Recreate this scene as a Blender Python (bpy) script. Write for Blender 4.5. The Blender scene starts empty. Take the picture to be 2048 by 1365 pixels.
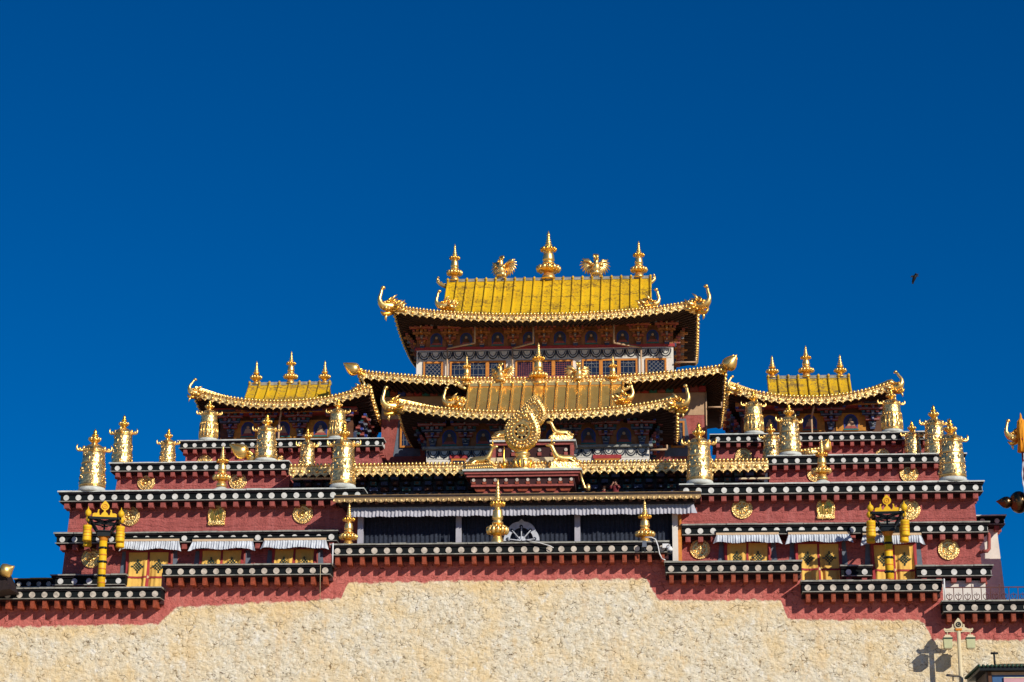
import bpy, math, random
from mathutils import Vector, Matrix, Euler
random.seed(7)
R = math.radians
PI = math.pi
scene = bpy.context.scene
COL = scene.collection

# ------------------------------------------------------------------ camera
F_PX, W_PX, H_PX = 4260.0, 2048.0, 1365.0
YAW, PITCH, ROLL = R(4.3), R(16.0), R(0.25)
CAM = Vector((0, -130, 1.6))
fwd = Vector((-math.sin(YAW)*math.cos(PITCH), math.cos(YAW)*math.cos(PITCH), math.sin(PITCH)))
r0 = Vector((math.cos(YAW), math.sin(YAW), 0))
u0 = r0.cross(fwd)
rt = r0*math.cos(ROLL)+u0*math.sin(ROLL)
up = -r0*math.sin(ROLL)+u0*math.cos(ROLL)
cd = bpy.data.cameras.new('camera')
cam = bpy.data.objects.new('camera', cd)
COL.objects.link(cam)
cam.matrix_world = Matrix(((rt.x, up.x, -fwd.x, CAM.x), (rt.y, up.y, -fwd.y, CAM.y), (rt.z, up.z, -fwd.z, CAM.z), (0, 0, 0, 1)))
cd.sensor_width = 36.0
cd.lens = F_PX/W_PX*36.0
cd.clip_start = 0.5
cd.clip_end = 20000
scene.camera = cam

def P(px, py, Y):
    d = fwd+rt*((px-1024)/F_PX)+up*((H_PX/2-py)/F_PX)
    return CAM+d*((Y-CAM.y)/d.y)

def XZ(px, py, Y):
    p = P(px, py, Y)
    return p.x, p.z

def MPP(py, Y, px=1024):
    return P(px+1, py, Y).x-P(px, py, Y).x

# ------------------------------------------------------------------ light
SUN_EL, SUN_AZ = R(25), R(42)
w = bpy.data.worlds.new('World')
scene.world = w
w.use_nodes = True
nt = w.node_tree
nt.nodes.clear()
sky = nt.nodes.new('ShaderNodeTexSky')
sky.sky_type = 'NISHITA'
sky.sun_disc = False
sky.sun_elevation = SUN_EL
sky.sun_rotation = PI-SUN_AZ
sky.altitude = 3300
sky.air_density = 0.85
sky.dust_density = 0.0
sky.ozone_density = 4.0
hs = nt.nodes.new('ShaderNodeHueSaturation')
hs.inputs['Saturation'].default_value = 1.5
hs.inputs['Hue'].default_value = 0.5165
hs.inputs['Value'].default_value = 0.94
bg = nt.nodes.new('ShaderNodeBackground')
bg.inputs['Strength'].default_value = 0.116
wo = nt.nodes.new('ShaderNodeOutputWorld')
gm = nt.nodes.new('ShaderNodeGamma')
gm.inputs['Gamma'].default_value = 0.82
nt.links.new(sky.outputs[0], hs.inputs['Color'])
nt.links.new(hs.outputs[0], gm.inputs['Color'])
nt.links.new(gm.outputs[0], bg.inputs['Color'])
nt.links.new(bg.outputs[0], wo.inputs['Surface'])
sd = bpy.data.lights.new('sun', 'SUN')
sd.energy = 4.6
sd.angle = R(0.5)
sd.color = (1.0, 0.92, 0.79)
sun = bpy.data.objects.new('sun', sd)
COL.objects.link(sun)
sdir = Vector((math.cos(SUN_EL)*math.sin(SUN_AZ), -math.cos(SUN_EL)*math.cos(SUN_AZ), math.sin(SUN_EL)))
sun.rotation_euler = sdir.to_track_quat('Z', 'Y').to_euler()
sun.location = (40, -80, 90)
scene.view_settings.view_transform = 'Standard'
scene.view_settings.look = 'None'
scene.view_settings.exposure = 0.0
scene.view_settings.gamma = 1.0

# ------------------------------------------------------------------ materials
MATS = {}
def sl(r, g, b):
    f = lambda c: ((c/255+0.055)/1.055)**2.4 if c > 10 else c/255/12.92
    return (f(r), f(g), f(b), 1)

class NB:
    def __init__(s, name):
        s.m = bpy.data.materials.new(name)
        s.m.use_nodes = True
        s.t = s.m.node_tree
        s.b = s.t.nodes['Principled BSDF']
        MATS[name] = s.m
    def n(s, kind, **kw):
        nd = s.t.nodes.new(kind)
        for k, v in kw.items():
            if k.startswith('_'):
                setattr(nd, k[1:], v)
            else:
                nd.inputs[k.replace('__', ' ')].default_value = v
        return nd
    def l(s, a, b):
        s.t.links.new(a, b)
    def coord(s, scale=(1, 1, 1), world=True):
        if world:
            g = s.n('ShaderNodeNewGeometry').outputs['Position']
        else:
            g = s.n('ShaderNodeTexCoord').outputs['Object']
        mp = s.n('ShaderNodeMapping')
        mp.inputs['Scale'].default_value = scale
        s.l(g, mp.inputs['Vector'])
        return mp.outputs[0]
    def noise(s, vec, scale, detail=4, rough=.55):
        nd = s.n('ShaderNodeTexNoise', Scale=scale, Detail=detail, Roughness=rough)
        s.l(vec, nd.inputs['Vector'])
        return nd.outputs['Fac']
    def ramp(s, fac, stops, mode='LINEAR'):
        nd = s.n('ShaderNodeValToRGB')
        cr = nd.color_ramp
        cr.interpolation = mode
        while len(cr.elements) < len(stops):
            cr.elements.new(0.5)
        for e, (p, c) in zip(cr.elements, stops):
            e.position = p
            e.color = c if len(c) == 4 else (*c, 1)
        s.l(fac, nd.inputs['Fac'])
        return nd.outputs['Color']
    def mix(s, fac, a, b, blend='MIX'):
        nd = s.n('ShaderNodeMix', _data_type='RGBA', _blend_type=blend)
        for v, i in ((fac, 0), (a, 6), (b, 7)):
            if hasattr(v, 'is_output'):
                s.l(v, nd.inputs[i])
            else:
                nd.inputs[i].default_value = v
        return nd.outputs[2]
    def math(s, op, a, b=0.0):
        nd = s.n('ShaderNodeMath', _operation=op)
        for v, i in ((a, 0), (b, 1)):
            if hasattr(v, 'is_output'):
                s.l(v, nd.inputs[i])
            else:
                nd.inputs[i].default_value = v
        return nd.outputs[0]
    def bump(s, h, strength, dist):
        nd = s.n('ShaderNodeBump', Strength=strength, Distance=dist)
        s.l(h, nd.inputs['Height'])
        s.l(nd.outputs[0], s.b.inputs['Normal'])
    def base(s, c):
        if hasattr(c, 'is_output'):
            s.l(c, s.b.inputs['Base Color'])
        else:
            s.b.inputs['Base Color'].default_value = c
    def set(s, **kw):
        for k, v in kw.items():
            s.b.inputs[k.replace('__', ' ')].default_value = v

def simple(name, col, rough=.7, metal=0.0, var=.25, scale=3.0, bump=.0, bscale=12, bdist=.03, spec=.3):
    """paint, cloth or wood: colour with patchy wear and a little relief"""
    n = NB(name)
    v = n.coord()
    a = tuple(c*(1-var) for c in col[:3])+(1,)
    b = tuple(min(1, c*(1+var*.6)) for c in col[:3])+(1,)
    n.base(n.ramp(n.noise(v, scale, 5, .65), [(.3, a), (.7, b)]))
    n.set(Roughness=rough, Metallic=metal, Specular__IOR__Level=spec)
    if bump:
        n.bump(n.noise(v, bscale, 5, .6), bump, bdist)
    return n

def m_red(name, col, bs=.9, joints=True):
    """mud plaster wash over stone: fine rough grain, shallow horizontal courses"""
    n = NB(name)
    v = n.coord()
    v2 = n.coord((.9, 1, 3.2))
    vz = n.coord((.35, 1, 1.0))
    fine = n.noise(v, 7.5, 6, .7)
    mid = n.noise(v2, 1.3, 5, .6)
    big = n.noise(vz, .5, 4, .55)
    c0 = tuple(c*.62 for c in col[:3])+(1,)
    c1 = tuple(c*1.12 for c in col[:3])+(1,)
    c = n.ramp(n.math('ADD', n.math('MULTIPLY', mid, .5), n.math('MULTIPLY', fine, .5)), [(.36, c0), (.52, col), (.68, c1)])
    c = n.mix(n.ramp(big, [(.42, (0, 0, 0, 1)), (.7, (.5, .5, .5, 1))]), c, tuple(x*.72 for x in col[:3])+(1,))
    run = n.noise(n.coord((2.2, 1, .22)), 1.0, 5, .7)
    c = n.mix(n.ramp(run, [(.50, (0, 0, 0, 1)), (.72, (.55, .55, .55, 1))]), c, tuple(min(1, x*1.15+.07) for x in col[:3])+(1,))
    c = n.mix(n.ramp(run, [(.30, (.55, .55, .55, 1)), (.44, (0, 0, 0, 1))]), c, tuple(x*.55 for x in col[:3])+(1,))
    n.base(c)
    n.set(Roughness=.95, Specular__IOR__Level=.1)
    wv = n.n('ShaderNodeTexWave', _wave_type='BANDS', _bands_direction='Z', Scale=.55, Distortion=2.5, Detail=3)
    wv.inputs['Detail Scale'].default_value = 2.0
    n.l(v, wv.inputs['Vector'])
    line = n.ramp(wv.outputs['Fac'], [(0, (0, 0, 0, 1)), (.12, (1, 1, 1, 1))])
    h = n.math('ADD', n.math('MULTIPLY', fine, .7), n.math('MULTIPLY', mid, .9))
    h = n.math('ADD', h, n.math('MULTIPLY', line, .18 if joints else 0))
    n.bump(h, bs, .12)
    return n

m_red('red_plaster', (.43, .118, .108, 1), 1.0)
m_red('red_plaster_smooth', (.36, .10, .085, 1), .3, False)

def m_stone():
    n = NB('cream_rubble')
    v = n.coord()
    warp = n.n('ShaderNodeTexNoise', Scale=1.6, Detail=3)
    n.l(v, warp.inputs['Vector'])
    wsc = n.n('ShaderNodeVectorMath', _operation='SCALE')
    wsc.inputs['Scale'].default_value = .6
    n.l(warp.outputs['Color'], wsc.inputs[0])
    add = n.n('ShaderNodeVectorMath', _operation='ADD')
    n.l(v, add.inputs[0])
    n.l(wsc.outputs[0], add.inputs[1])
    mp = n.n('ShaderNodeMapping')
    mp.inputs['Scale'].default_value = (1.9, .4, 2.7)
    n.l(add.outputs[0], mp.inputs['Vector'])
    vo = n.n('ShaderNodeTexVoronoi', _feature='DISTANCE_TO_EDGE', Scale=1.5)
    n.l(mp.outputs[0], vo.inputs['Vector'])
    vc = n.n('ShaderNodeTexVoronoi', _feature='F1', Scale=1.5)
    n.l(mp.outputs[0], vc.inputs['Vector'])
    crack = n.ramp(vo.outputs['Distance'], [(0, (0, 0, 0, 1)), (.045, (.25, .25, .25, 1)), (.075, (1, 1, 1, 1))])
    # joints stay open only here and there, the rest is smeared over with limewash
    cmask = n.ramp(n.noise(v, 1.5, 5, .7), [(.53, (0, 0, 0, 1)), (.62, (1, 1, 1, 1))])
    crackc = n.mix(cmask, (1, 1, 1, 1), crack)
    pit = n.ramp(n.noise(n.coord((1, 1, 1.6)), 4.4, 4, .65), [(.33, (.30, .25, .21, 1)), (.40, (1, 1, 1, 1))])
    big = n.noise(n.coord((.30, 1, .26)), 1.0, 5, .65)
    cream = n.ramp(n.math('ADD', n.math('MULTIPLY', n.noise(v, 1.9, 6, .76), .62), n.math('MULTIPLY', n.noise(n.coord((1, 1, 1.6)), 8.0, 4, .7), .38)), [(.34, (.46, .38, .26, 1)), (.44, (.74, .67, .52, 1)), (.52, (.82, .77, .64, 1)), (.62, (.88, .85, .77, 1))])
    tint = n.ramp(vc.outputs['Color'], [(0, (.90, .88, .84, 1)), (1, (1.0, .98, .93, 1))])
    cream = n.mix(1.0, cream, tint, 'MULTIPLY')
    cream = n.mix(1.0, cream, pit, 'MULTIPLY')
    ochre = n.mix(n.ramp(big, [(.47, (0, 0, 0, 1)), (.62, (.55, .55, .55, 1))]), cream, (.82, .61, .30, 1))
    fleck = n.noise(n.coord((1.2, 1, 1.0)), 1.7, 5, .75)
    ochre = n.mix(n.ramp(fleck, [(.53, (0, 0, 0, 1)), (.66, (.45, .45, .45, 1))]), ochre, (.76, .53, .25, 1))
    ochre = n.mix(n.ramp(fleck, [(.33, (.7, .7, .7, 1)), (.43, (0, 0, 0, 1))]), ochre, (.87, .86, .80, 1))
    # streaks of bare ochre mud below the painted band
    streak = n.noise(n.coord((.9, 1, .13)), 1.0, 4, .6)
    ochre = n.mix(n.ramp(streak, [(.56, (0, 0, 0, 1)), (.74, (.45, .45, .45, 1))]), ochre, (.72, .48, .22, 1))
    red = n.ramp(n.math('ADD', n.math('MULTIPLY', n.noise(n.coord((1.1, 1, .45)), 1.5, 5, .65), .6), n.math('MULTIPLY', n.noise(v, 7, 4, .7), .4)), [(.3, (.36, .085, .075, 1)), (.5, (.54, .15, .13, 1)), (.75, (.64, .25, .21, 1))])
    # stepped lower edge of the red painted band
    g = n.n('ShaderNodeNewGeometry')
    sep = n.n('ShaderNodeSeparateXYZ')
    n.l(g.outputs['Position'], sep.inputs[0])
    X0, X1 = -60.0, 40.0
    Z0, Z1 = 16.0, 26.0
    st = [(-200, 1262), (318, 1250), (352, 1216), (640, 1202), (684, 1199), (694, 1168), (1301, 1160), (1309, 1203), (1565, 1203), (1573, 1241), (1848, 1243), (1855, 1282), (2250, 1284)]
    stops = []
    for px, py in st:
        x, z = XZ(px, py, -6)
        h = (z-Z0)/(Z1-Z0)
        stops.append(((x-X0)/(X1-X0), (h, h, h, 1)))
    xn = n.math('DIVIDE', n.math('SUBTRACT', sep.outputs['X'], X0), X1-X0)
    edge = n.math('ADD', n.math('MULTIPLY', n.ramp(xn, stops), Z1-Z0), Z0)
    nz = n.math('MULTIPLY', n.math('SUBTRACT', n.noise(v, 2.2, 5, .7), .5), .55)
    zz = n.math('ADD', sep.outputs['Z'], nz)
    fac = n.math('MULTIPLY', n.math('SUBTRACT', zz, edge), 9.0)
    fac.node.use_clamp = True
    # yellowish rim where the red ends
    rim = n.math('SUBTRACT', 1.0, n.math('MULTIPLY', n.math('ABSOLUTE', n.math('SUBTRACT', zz, n.math('SUBTRACT', edge, .25))), 1.6))
    rim.node.use_clamp = True
    c = n.mix(n.math('MULTIPLY', rim, .42), ochre, (.80, .56, .24, 1))
    c = n.mix(fac, c, red)
    c = n.mix(1.0, c, n.ramp(crackc, [(0, (.34, .27, .20, 1)), (1, (1, 1, 1, 1))]), 'MULTIPLY')
    n.base(c)
    n.set(Roughness=.95, Specular__IOR__Level=.1)
    h = n.math('ADD', n.math('MULTIPLY', n.noise(v, 5, 6, .74), .95), n.math('MULTIPLY', crackc, .30))
    h = n.math('ADD', h, n.math('MULTIPLY', vc.outputs['Distance'], -.45))
    h = n.math('ADD', h, n.math('MULTIPLY', n.noise(n.coord((1, 1, 1.9)), 2.2, 4, .65), .7))
    n.bump(h, .85, .14)
m_stone()

def m_gold(name, col=(.93, .60, .17, 1), rough=.26, bump=.0, scale=6.0, dist=.05, metal=1.0, dark=0.0, world=False):
    n = NB(name)
    v = n.coord(world=world)
    vo = n.n('ShaderNodeTexVoronoi', _feature='SMOOTH_F1', Scale=scale)
    n.l(v, vo.inputs['Vector'])
    no = n.noise(v, scale*1.1, 4, .6)
    tarn = n.noise(v, 1.3, 4, .6)
    c = n.mix(n.ramp(tarn, [(.4, (0, 0, 0, 1)), (.75, (.5, .5, .5, 1))]), col, (col[0]*.8, col[1]*.72, col[2]*.6, 1))
    if dark:
        c = n.mix(n.ramp(vo.outputs['Distance'], [(.35, (0, 0, 0, 1)), (.75, (dark, dark, dark, 1))]), c, (.16, .07, .015, 1))
    n.base(c)
    n.set(Roughness=rough, Metallic=metal)
    if bump:
        n.bump(n.math('ADD', n.math('MULTIPLY', vo.outputs['Distance'], -1.0), n.math('MULTIPLY', no, .7)), bump, dist)
    else:
        n.bump(no, .12, .02)
    return n
m_gold('gold', col=(.99, .67, .23, 1), rough=.36, metal=.89)
m_gold('gold_relief', col=(1.0, .72, .31, 1), rough=.33, bump=.6, scale=10, dist=.05, dark=.72, metal=.90)
m_gold('gold_fine_relief', col=(1.0, .72, .30, 1), rough=.34, bump=.65, scale=11, dist=.05, dark=.7, metal=.88)
m_gold('gold_amber', col=(.92, .50, .08, 1), rough=.30, metal=.9)
m_gold('gold_band', col=(.92, .68, .30, 1), rough=.45, bump=.9, scale=7, dist=.06, dark=.45, world=True, metal=.55)
m_gold('bronze_dull', col=(.55, .37, .17, 1), rough=.5, bump=.5, scale=7, dist=.04, dark=.4, world=True, metal=.6)
m_gold('bronze_dark', col=(.16, .10, .05, 1), rough=.28)

def m_roof(name, col, lich, amount, metal, rough):
    n = NB(name)
    v = n.coord((1, .8, .8))
    speck = n.noise(v, 5.5, 7, .78)
    patch = n.noise(n.coord((.55, .5, .9)), 1.0, 4, .6)
    sheet = n.n('ShaderNodeTexWave', _wave_type='BANDS', _bands_direction='Z', Scale=.30, Distortion=2.2, Detail=2)
    n.l(n.coord(), sheet.inputs['Vector'])
    seam = n.ramp(sheet.outputs['Fac'], [(.0, (.05, .05, .05, 1)), (.04, (0, 0, 0, 1))])
    s = n.math('ADD', n.math('MULTIPLY', speck, .62), n.math('MULTIPLY', patch, .38))
    s = n.math('ADD', s, seam)
    k = n.ramp(s, [(amount, (0, 0, 0, 1)), (amount+.09, (1, 1, 1, 1))])
    tone = n.ramp(n.noise(v, .7, 3), [(.3, (col[0]*.82, col[1]*.78, col[2], 1)), (.7, col)])
    n.base(n.mix(k, tone, lich))
    n.set(Roughness=rough, Metallic=metal, Specular__IOR__Level=.35)
    n.bump(n.noise(v, 3.0, 5, .6), .25, .05)
m_roof('roof_yellow', (.77, .48, .008, 1), (.24, .14, .02, 1), .502, .0, .55)
m_roof('roof_lichen', (.72, .45, .010, 1), (.24, .15, .04, 1), .48, .0, .6)

def m_polish():
    n = NB('roof_polished')
    v = n.coord()
    n.base(n.ramp(n.noise(v, 2.0, 4), [(.3, (.88, .52, .12, 1)), (.7, (1.0, .66, .18, 1))]))
    n.set(Roughness=.13, Metallic=.72)
    n.bump(n.noise(n.coord((1.2, .5, .5)), 1.0, 3), .12, .10)
m_polish()

simple('slab_stone', (.30, .30, .27, 1), .9, var=.45, bump=.5, bscale=6)
simple('slab_white', (.55, .58, .55, 1), .8, var=.3, bump=.3)
simple('black_paint', (.012, .010, .013, 1), .8, var=.4, scale=6, spec=.1)
simple('black_green', (.008, .011, .013, 1), .8, var=.4, scale=6, spec=.1)
simple('white_paint', (.66, .66, .63, 1), .8, var=.3, scale=4)
simple('white_worn', (.54, .48, .41, 1), .8, var=.5, scale=4)
simple('bracket_red', (.34, .085, .072, 1), .8, var=.35, scale=5, bump=.3)
simple('bracket_vermilion', (.30, .062, .028, 1), .7, var=.45, scale=6, bump=.2)
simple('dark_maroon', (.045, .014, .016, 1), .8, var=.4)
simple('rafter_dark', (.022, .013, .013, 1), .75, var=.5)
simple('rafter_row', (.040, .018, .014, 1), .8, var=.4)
simple('rafter_brown', (.12, .05, .025, 1), .7, var=.4)
simple('wood_orange', (.56, .21, .035, 1), .55, var=.25, scale=5)
simple('paint_ochre', (.55, .24, .03, 1), .6, var=.3, scale=4)
simple('paint_blue', (.035, .06, .30, 1), .6, var=.3, scale=7)
simple('paint_skyblue', (.12, .26, .50, 1), .6, var=.3, scale=7)
simple('paint_teal', (.03, .18, .17, 1), .6, var=.3, scale=7)
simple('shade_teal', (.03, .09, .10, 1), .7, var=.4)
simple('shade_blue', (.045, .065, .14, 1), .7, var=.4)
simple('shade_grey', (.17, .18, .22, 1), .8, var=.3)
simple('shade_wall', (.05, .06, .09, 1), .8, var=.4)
simple('wood_dark', (.31, .125, .05, 1), .7, var=.35)
simple('paint_red', (.38, .035, .022, 1), .6, var=.3, scale=7)
simple('paint_pale', (.60, .58, .52, 1), .7, var=.2, scale=6)
simple('lattice_grey', (.27, .27, .28, 1), .7, var=.2)
simple('paint_tan', (.50, .33, .20, 1), .8, var=.2, scale=2)
simple('white_wall', (.72, .68, .62, 1), .85, var=.14, scale=1.6, bump=.2)
simple('line_ink', (.05, .055, .075, 1), .7)
simple('window_dark', (.012, .020, .045, 1), .12, spec=.6)
simple('window_surround', (.13, .155, .20, 1), .8, var=.25)
simple('cloth_yellow', (.82, .50, .11, 1), .85, var=.14, scale=2)
simple('cloth_cream', (.74, .58, .30, 1), .85, var=.14, scale=2)
simple('cloth_red', (.36, .045, .05, 1), .85, var=.2)
simple('cloth_green', (.012, .055, .055, 1), .85, var=.2)
simple('cloth_white', (.55, .59, .65, 1), .9, var=.3, scale=2.2)
simple('cloth_grey', (.40, .40, .46, 1), .9, var=.15, scale=3)
simple('cloth_tan', (.60, .44, .28, 1), .9, var=.15)
simple('cloth_maroon', (.17, .025, .03, 1), .9, var=.25)
simple('cloth_orange', (.78, .30, .015, 1), .8, var=.2, bump=.3, bscale=5)
simple('yak_hair', (.026, .034, .056, 1), .95, var=.5, scale=9)
simple('lamp_yellow', (.80, .48, .015, 1), .5, var=.2, scale=5)
simple('lamp_orange', (.62, .22, .02, 1), .5, var=.25, scale=5)
simple('iron_black', (.012, .016, .018, 1), .4, metal=.3, var=.3)
simple('lamp_cream', (.66, .56, .36, 1), .5, var=.15)
simple('lamp_pale_green', (.52, .53, .30, 1), .45, var=.15)
simple('rail_rust', (.11, .035, .030, 1), .6, var=.3)
simple('tile_green', (.012, .06, .035, 1), .4, var=.5, scale=6, spec=.5)
simple('hut_blue', (.04, .11, .26, 1), .6, var=.2)
simple('hut_wall', (.15, .115, .10, 1), .8, var=.3)
simple('sign_pink', (.55, .30, .34, 1), .6, var=.1)
simple('plastic_white', (.72, .73, .74, 1), .4, var=.06)
simple('plastic_dark', (.02, .025, .04, 1), .3, var=.2)
simple('skin', (.40, .20, .13, 1), .6, var=.08)
simple('hair_black', (.012, .010, .010, 1), .6)
simple('feather_black', (.006, .006, .009, 1), .6)
simple('earth', (.50, .40, .27, 1), .95, var=.35, scale=.15, bump=.4, bscale=.8, bdist=.3)

# ------------------------------------------------------------------ mesh builder
class MB:
    def __init__(s):
        s.v, s.f, s.fm, s.sm, s.mn = [], [], [], [], []
    def add(s, vs, fs, mat, smooth=False, M=None):
        b = len(s.v)
        if M is not None:
            vs = [M @ Vector(p) for p in vs]
        s.v += [tuple(p) for p in vs]
        if mat not in s.mn:
            s.mn.append(mat)
        k = s.mn.index(mat)
        for f in fs:
            s.f.append([i+b for i in f])
            s.fm.append(k)
            s.sm.append(smooth)
        return s
    def box(s, x0, x1, y0, y1, z0, z1, mat, M=None, tx=0, ty=0):
        """tx, ty: inset of the top face in x / in front (y0)"""
        vs = [(x0, y0, z0), (x1, y0, z0), (x1, y1, z0), (x0, y1, z0),
              (x0+tx, y0+ty, z1), (x1-tx, y0+ty, z1), (x1-tx, y1, z1), (x0+tx, y1, z1)]
        return s.add(vs, [(0, 3, 2, 1), (4, 5, 6, 7), (0, 1, 5, 4), (1, 2, 6, 5), (2, 3, 7, 6), (3, 0, 4, 7)], mat, False, M)
    def bar(s, p, q, w, h, mat, upv=(0, 0, 1)):
        p, q = Vector(p), Vector(q)
        d = (q-p).normalized()
        u = Vector(upv)
        if abs(d.dot(u)) > .98:
            u = Vector((0, 1, 0))
        a = d.cross(u).normalized()*(w/2)
        c = a.cross(d).normalized()*(h/2)
        vs = [p-a-c, p+a-c, p+a+c, p-a+c, q-a-c, q+a-c, q+a+c, q-a+c]
        return s.add(vs, [(0, 1, 2, 3), (7, 6, 5, 4), (0, 4, 5, 1), (1, 5, 6, 2), (2, 6, 7, 3), (3, 7, 4, 0)], mat)
    def lathe(s, prof, mat, c=(0, 0, 0), seg=20, pet=0, amp=0.0, M=None, smooth=True):
        vs, fs = [], []
        n = len(prof)
        for k in range(seg):
            a = 2*PI*k/seg
            for i, pr in enumerate(prof):
                r, z = pr[0], pr[1]
                am = amp if (pet and len(pr) > 2) else 0
                rr = r*(1+am*(abs(math.cos(pet*a/2))-.5))
                vs.append((c[0]+rr*math.cos(a), c[1]+rr*math.sin(a), c[2]+z))
        for k in range(seg):
            k2 = (k+1) % seg
            for i in range(n-1):
                fs.append((k*n+i, k2*n+i, k2*n+i+1, k*n+i+1))
        fs.append([k*n for k in range(seg)][::-1])
        fs.append([k*n+n-1 for k in range(seg)])
        return s.add(vs, fs, mat, smooth, M)
    def ball(s, c, r, mat, sc=(1, 1, 1), seg=8, M=None):
        vs, fs = [], []
        h = max(4, seg//2+1)
        for i in range(1, h):
            t = PI*i/h
            for k in range(seg):
                a = 2*PI*k/seg
                vs.append((c[0]+r*sc[0]*math.sin(t)*math.cos(a), c[1]+r*sc[1]*math.sin(t)*math.sin(a), c[2]+r*sc[2]*math.cos(t)))
        nn = len(vs)
        vs += [(c[0], c[1], c[2]+r*sc[2]), (c[0], c[1], c[2]-r*sc[2])]
        for i in range(h-2):
            for k in range(seg):
                k2 = (k+1) % seg
                fs.append((i*seg+k, (i+1)*seg+k, (i+1)*seg+k2, i*seg+k2))
        for k in range(seg):
            k2 = (k+1) % seg
            fs.append((nn, k, k2))
            fs.append((nn+1, (h-2)*seg+k2, (h-2)*seg+k))
        return s.add(vs, fs, mat, True, M)
    def tube(s, pts, rad, mat, seg=8, smooth=True, flat=1.0, M=None):
        pts = [Vector(p) for p in pts]
        if not hasattr(rad, '__len__'):
            rad = [rad]*len(pts)
        vs, fs = [], []
        ref = None
        for i, p in enumerate(pts):
            d = (pts[min(i+1, len(pts)-1)]-pts[max(i-1, 0)]).normalized()
            if ref is None:
                ref = Vector((0, 1, 0)) if abs(d.y) < .8 else Vector((1, 0, 0))
            a = (ref-d*ref.dot(d)).normalized()
            ref = a
            b = d.cross(a)
            for k in range(seg):
                t = 2*PI*k/seg
                vs.append(p+(a*math.cos(t)*flat+b*math.sin(t))*rad[i])
        n = len(pts)
        for i in range(n-1):
            for k in range(seg):
                k2 = (k+1) % seg
                fs.append((i*seg+k, (i+1)*seg+k, (i+1)*seg+k2, i*seg+k2))
        fs.append(list(range(seg)))
        fs.append(list(range((n-1)*seg, n*seg))[::-1])
        return s.add(vs, fs, mat, smooth, M)
    def prism(s, poly, y0, y1, mat, M=None, smooth=False):
        """outline in x,z pushed from y0 to y1 (y0 in front); counter-clockwise as seen from the front"""
        n = len(poly)
        vs = [(x, y0, z) for x, z in poly]+[(x, y1, z) for x, z in poly]
        fs = [list(range(n)), list(range(2*n-1, n-1, -1))]
        for i in range(n):
            j = (i+1) % n
            fs.append((j, i, n+i, n+j))
        return s.add(vs, fs, mat, smooth, M)
    def disc(s, c, r, t, mat, seg=14, axis='y', sz=1.0):
        vs = []
        for dy in (0, t):
            for k in range(seg):
                a = 2*PI*k/seg
                if axis == 'y':
                    vs.append((c[0]+r*math.cos(a), c[1]+dy, c[2]+r*sz*math.sin(a)))
                else:
                    vs.append((c[0]+dy, c[1]+r*math.cos(a), c[2]+r*sz*math.sin(a)))
        fs = [list(range(seg)), list(range(2*seg-1, seg-1, -1))]
        for i in range(seg):
            j = (i+1) % seg
            fs.append((j, i, seg+i, seg+j))
        return s.add(vs, fs, mat)
    def ring(s, c, r0, r1, y0, y1, mat, seg=24):
        vs, fs = [], []
        for k in range(seg):
            a = 2*PI*k/seg
            ca, sa = math.cos(a), math.sin(a)
            for r, y in ((r0, y0), (r1, y0), (r1, y1), (r0, y1)):
                vs.append((c[0]+r*ca, c[1]+y, c[2]+r*sa))
        for k in range(seg):
            q = (k+1) % seg
            for i in range(4):
                j = (i+1) % 4
                fs.append((k*4+i, k*4+j, q*4+j, q*4+i))
        return s.add(vs, fs, mat)
    def grid(s, fn, nu, nv, mat, smooth=True, flip=False):
        vs = [fn(i/nu, j/nv) for i in range(nu+1) for j in range(nv+1)]
        fs = []
        for i in range(nu):
            for j in range(nv):
                a = i*(nv+1)+j
                q = (a, a+nv+1, a+nv+2, a+1)
                fs.append(q[::-1] if flip else q)
        return s.add(vs, fs, mat, smooth)
    def build(s, name, parent=None, fix=True):
        o_ = origin(parent) if parent is not None else Vector((0, 0, 0))
        me = bpy.data.meshes.new(name)
        me.from_pydata([(x-o_.x, y-o_.y, z-o_.z) for x, y, z in s.v], [], s.f)
        for mn in s.mn:
            me.materials.append(MATS[mn])
        me.polygons.foreach_set('material_index', s.fm)
        me.polygons.foreach_set('use_smooth', s.sm)
        if fix:
            import bmesh
            bm = bmesh.new()
            bm.from_mesh(me)
            bmesh.ops.recalc_face_normals(bm, faces=bm.faces)
            bm.to_mesh(me)
            bm.free()
        me.update()
        o = bpy.data.objects.new(name, me)
        COL.objects.link(o)
        if parent is not None:
            o.parent = parent
        return o

def origin(o):
    v = Vector((0, 0, 0))
    while o is not None:
        v = v+o.location
        o = o.parent
    return v

def thing(name, loc, label, cat, group=None, rz=0):
    o = bpy.data.objects.new(name, None)
    COL.objects.link(o)
    o.empty_display_size = .2
    o.location = loc
    o.rotation_euler.z = rz
    o['label'] = label
    o['category'] = cat
    o['kind'] = 'thing'
    if group:
        o['group'] = group
    return o

def tag(o, label, cat, group=None):
    o['label'] = label
    o['category'] = cat
    if group:
        o['group'] = group
    return o

def struct(o):
    o['kind'] = 'structure'
    return o

KIDS = {}
def kids(o):
    return [c for c in COL.objects if c.parent == o]

def copy_tree(o, parent=None):
    c = o.copy()
    COL.objects.link(c)
    if parent is not None:
        c.parent = parent
    for ch in kids(o):
        copy_tree(ch, c)
    return c

class Proto:
    """a kind of thing: the first place() moves the model itself, later ones copy it with its parts"""
    def __init__(s, root):
        s.root, s.used = root, False
    def place(s, loc, scale=1.0, label=None, rz=0, group=None, sxyz=None, rot=None):
        o = copy_tree(s.root) if s.used else s.root
        s.used = True
        o.location = loc
        o.rotation_euler = rot if rot is not None else (0, 0, rz)
        o.scale = sxyz if sxyz else (scale, scale, scale)
        if label:
            o['label'] = label
        if group:
            o['group'] = group
        return o

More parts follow.
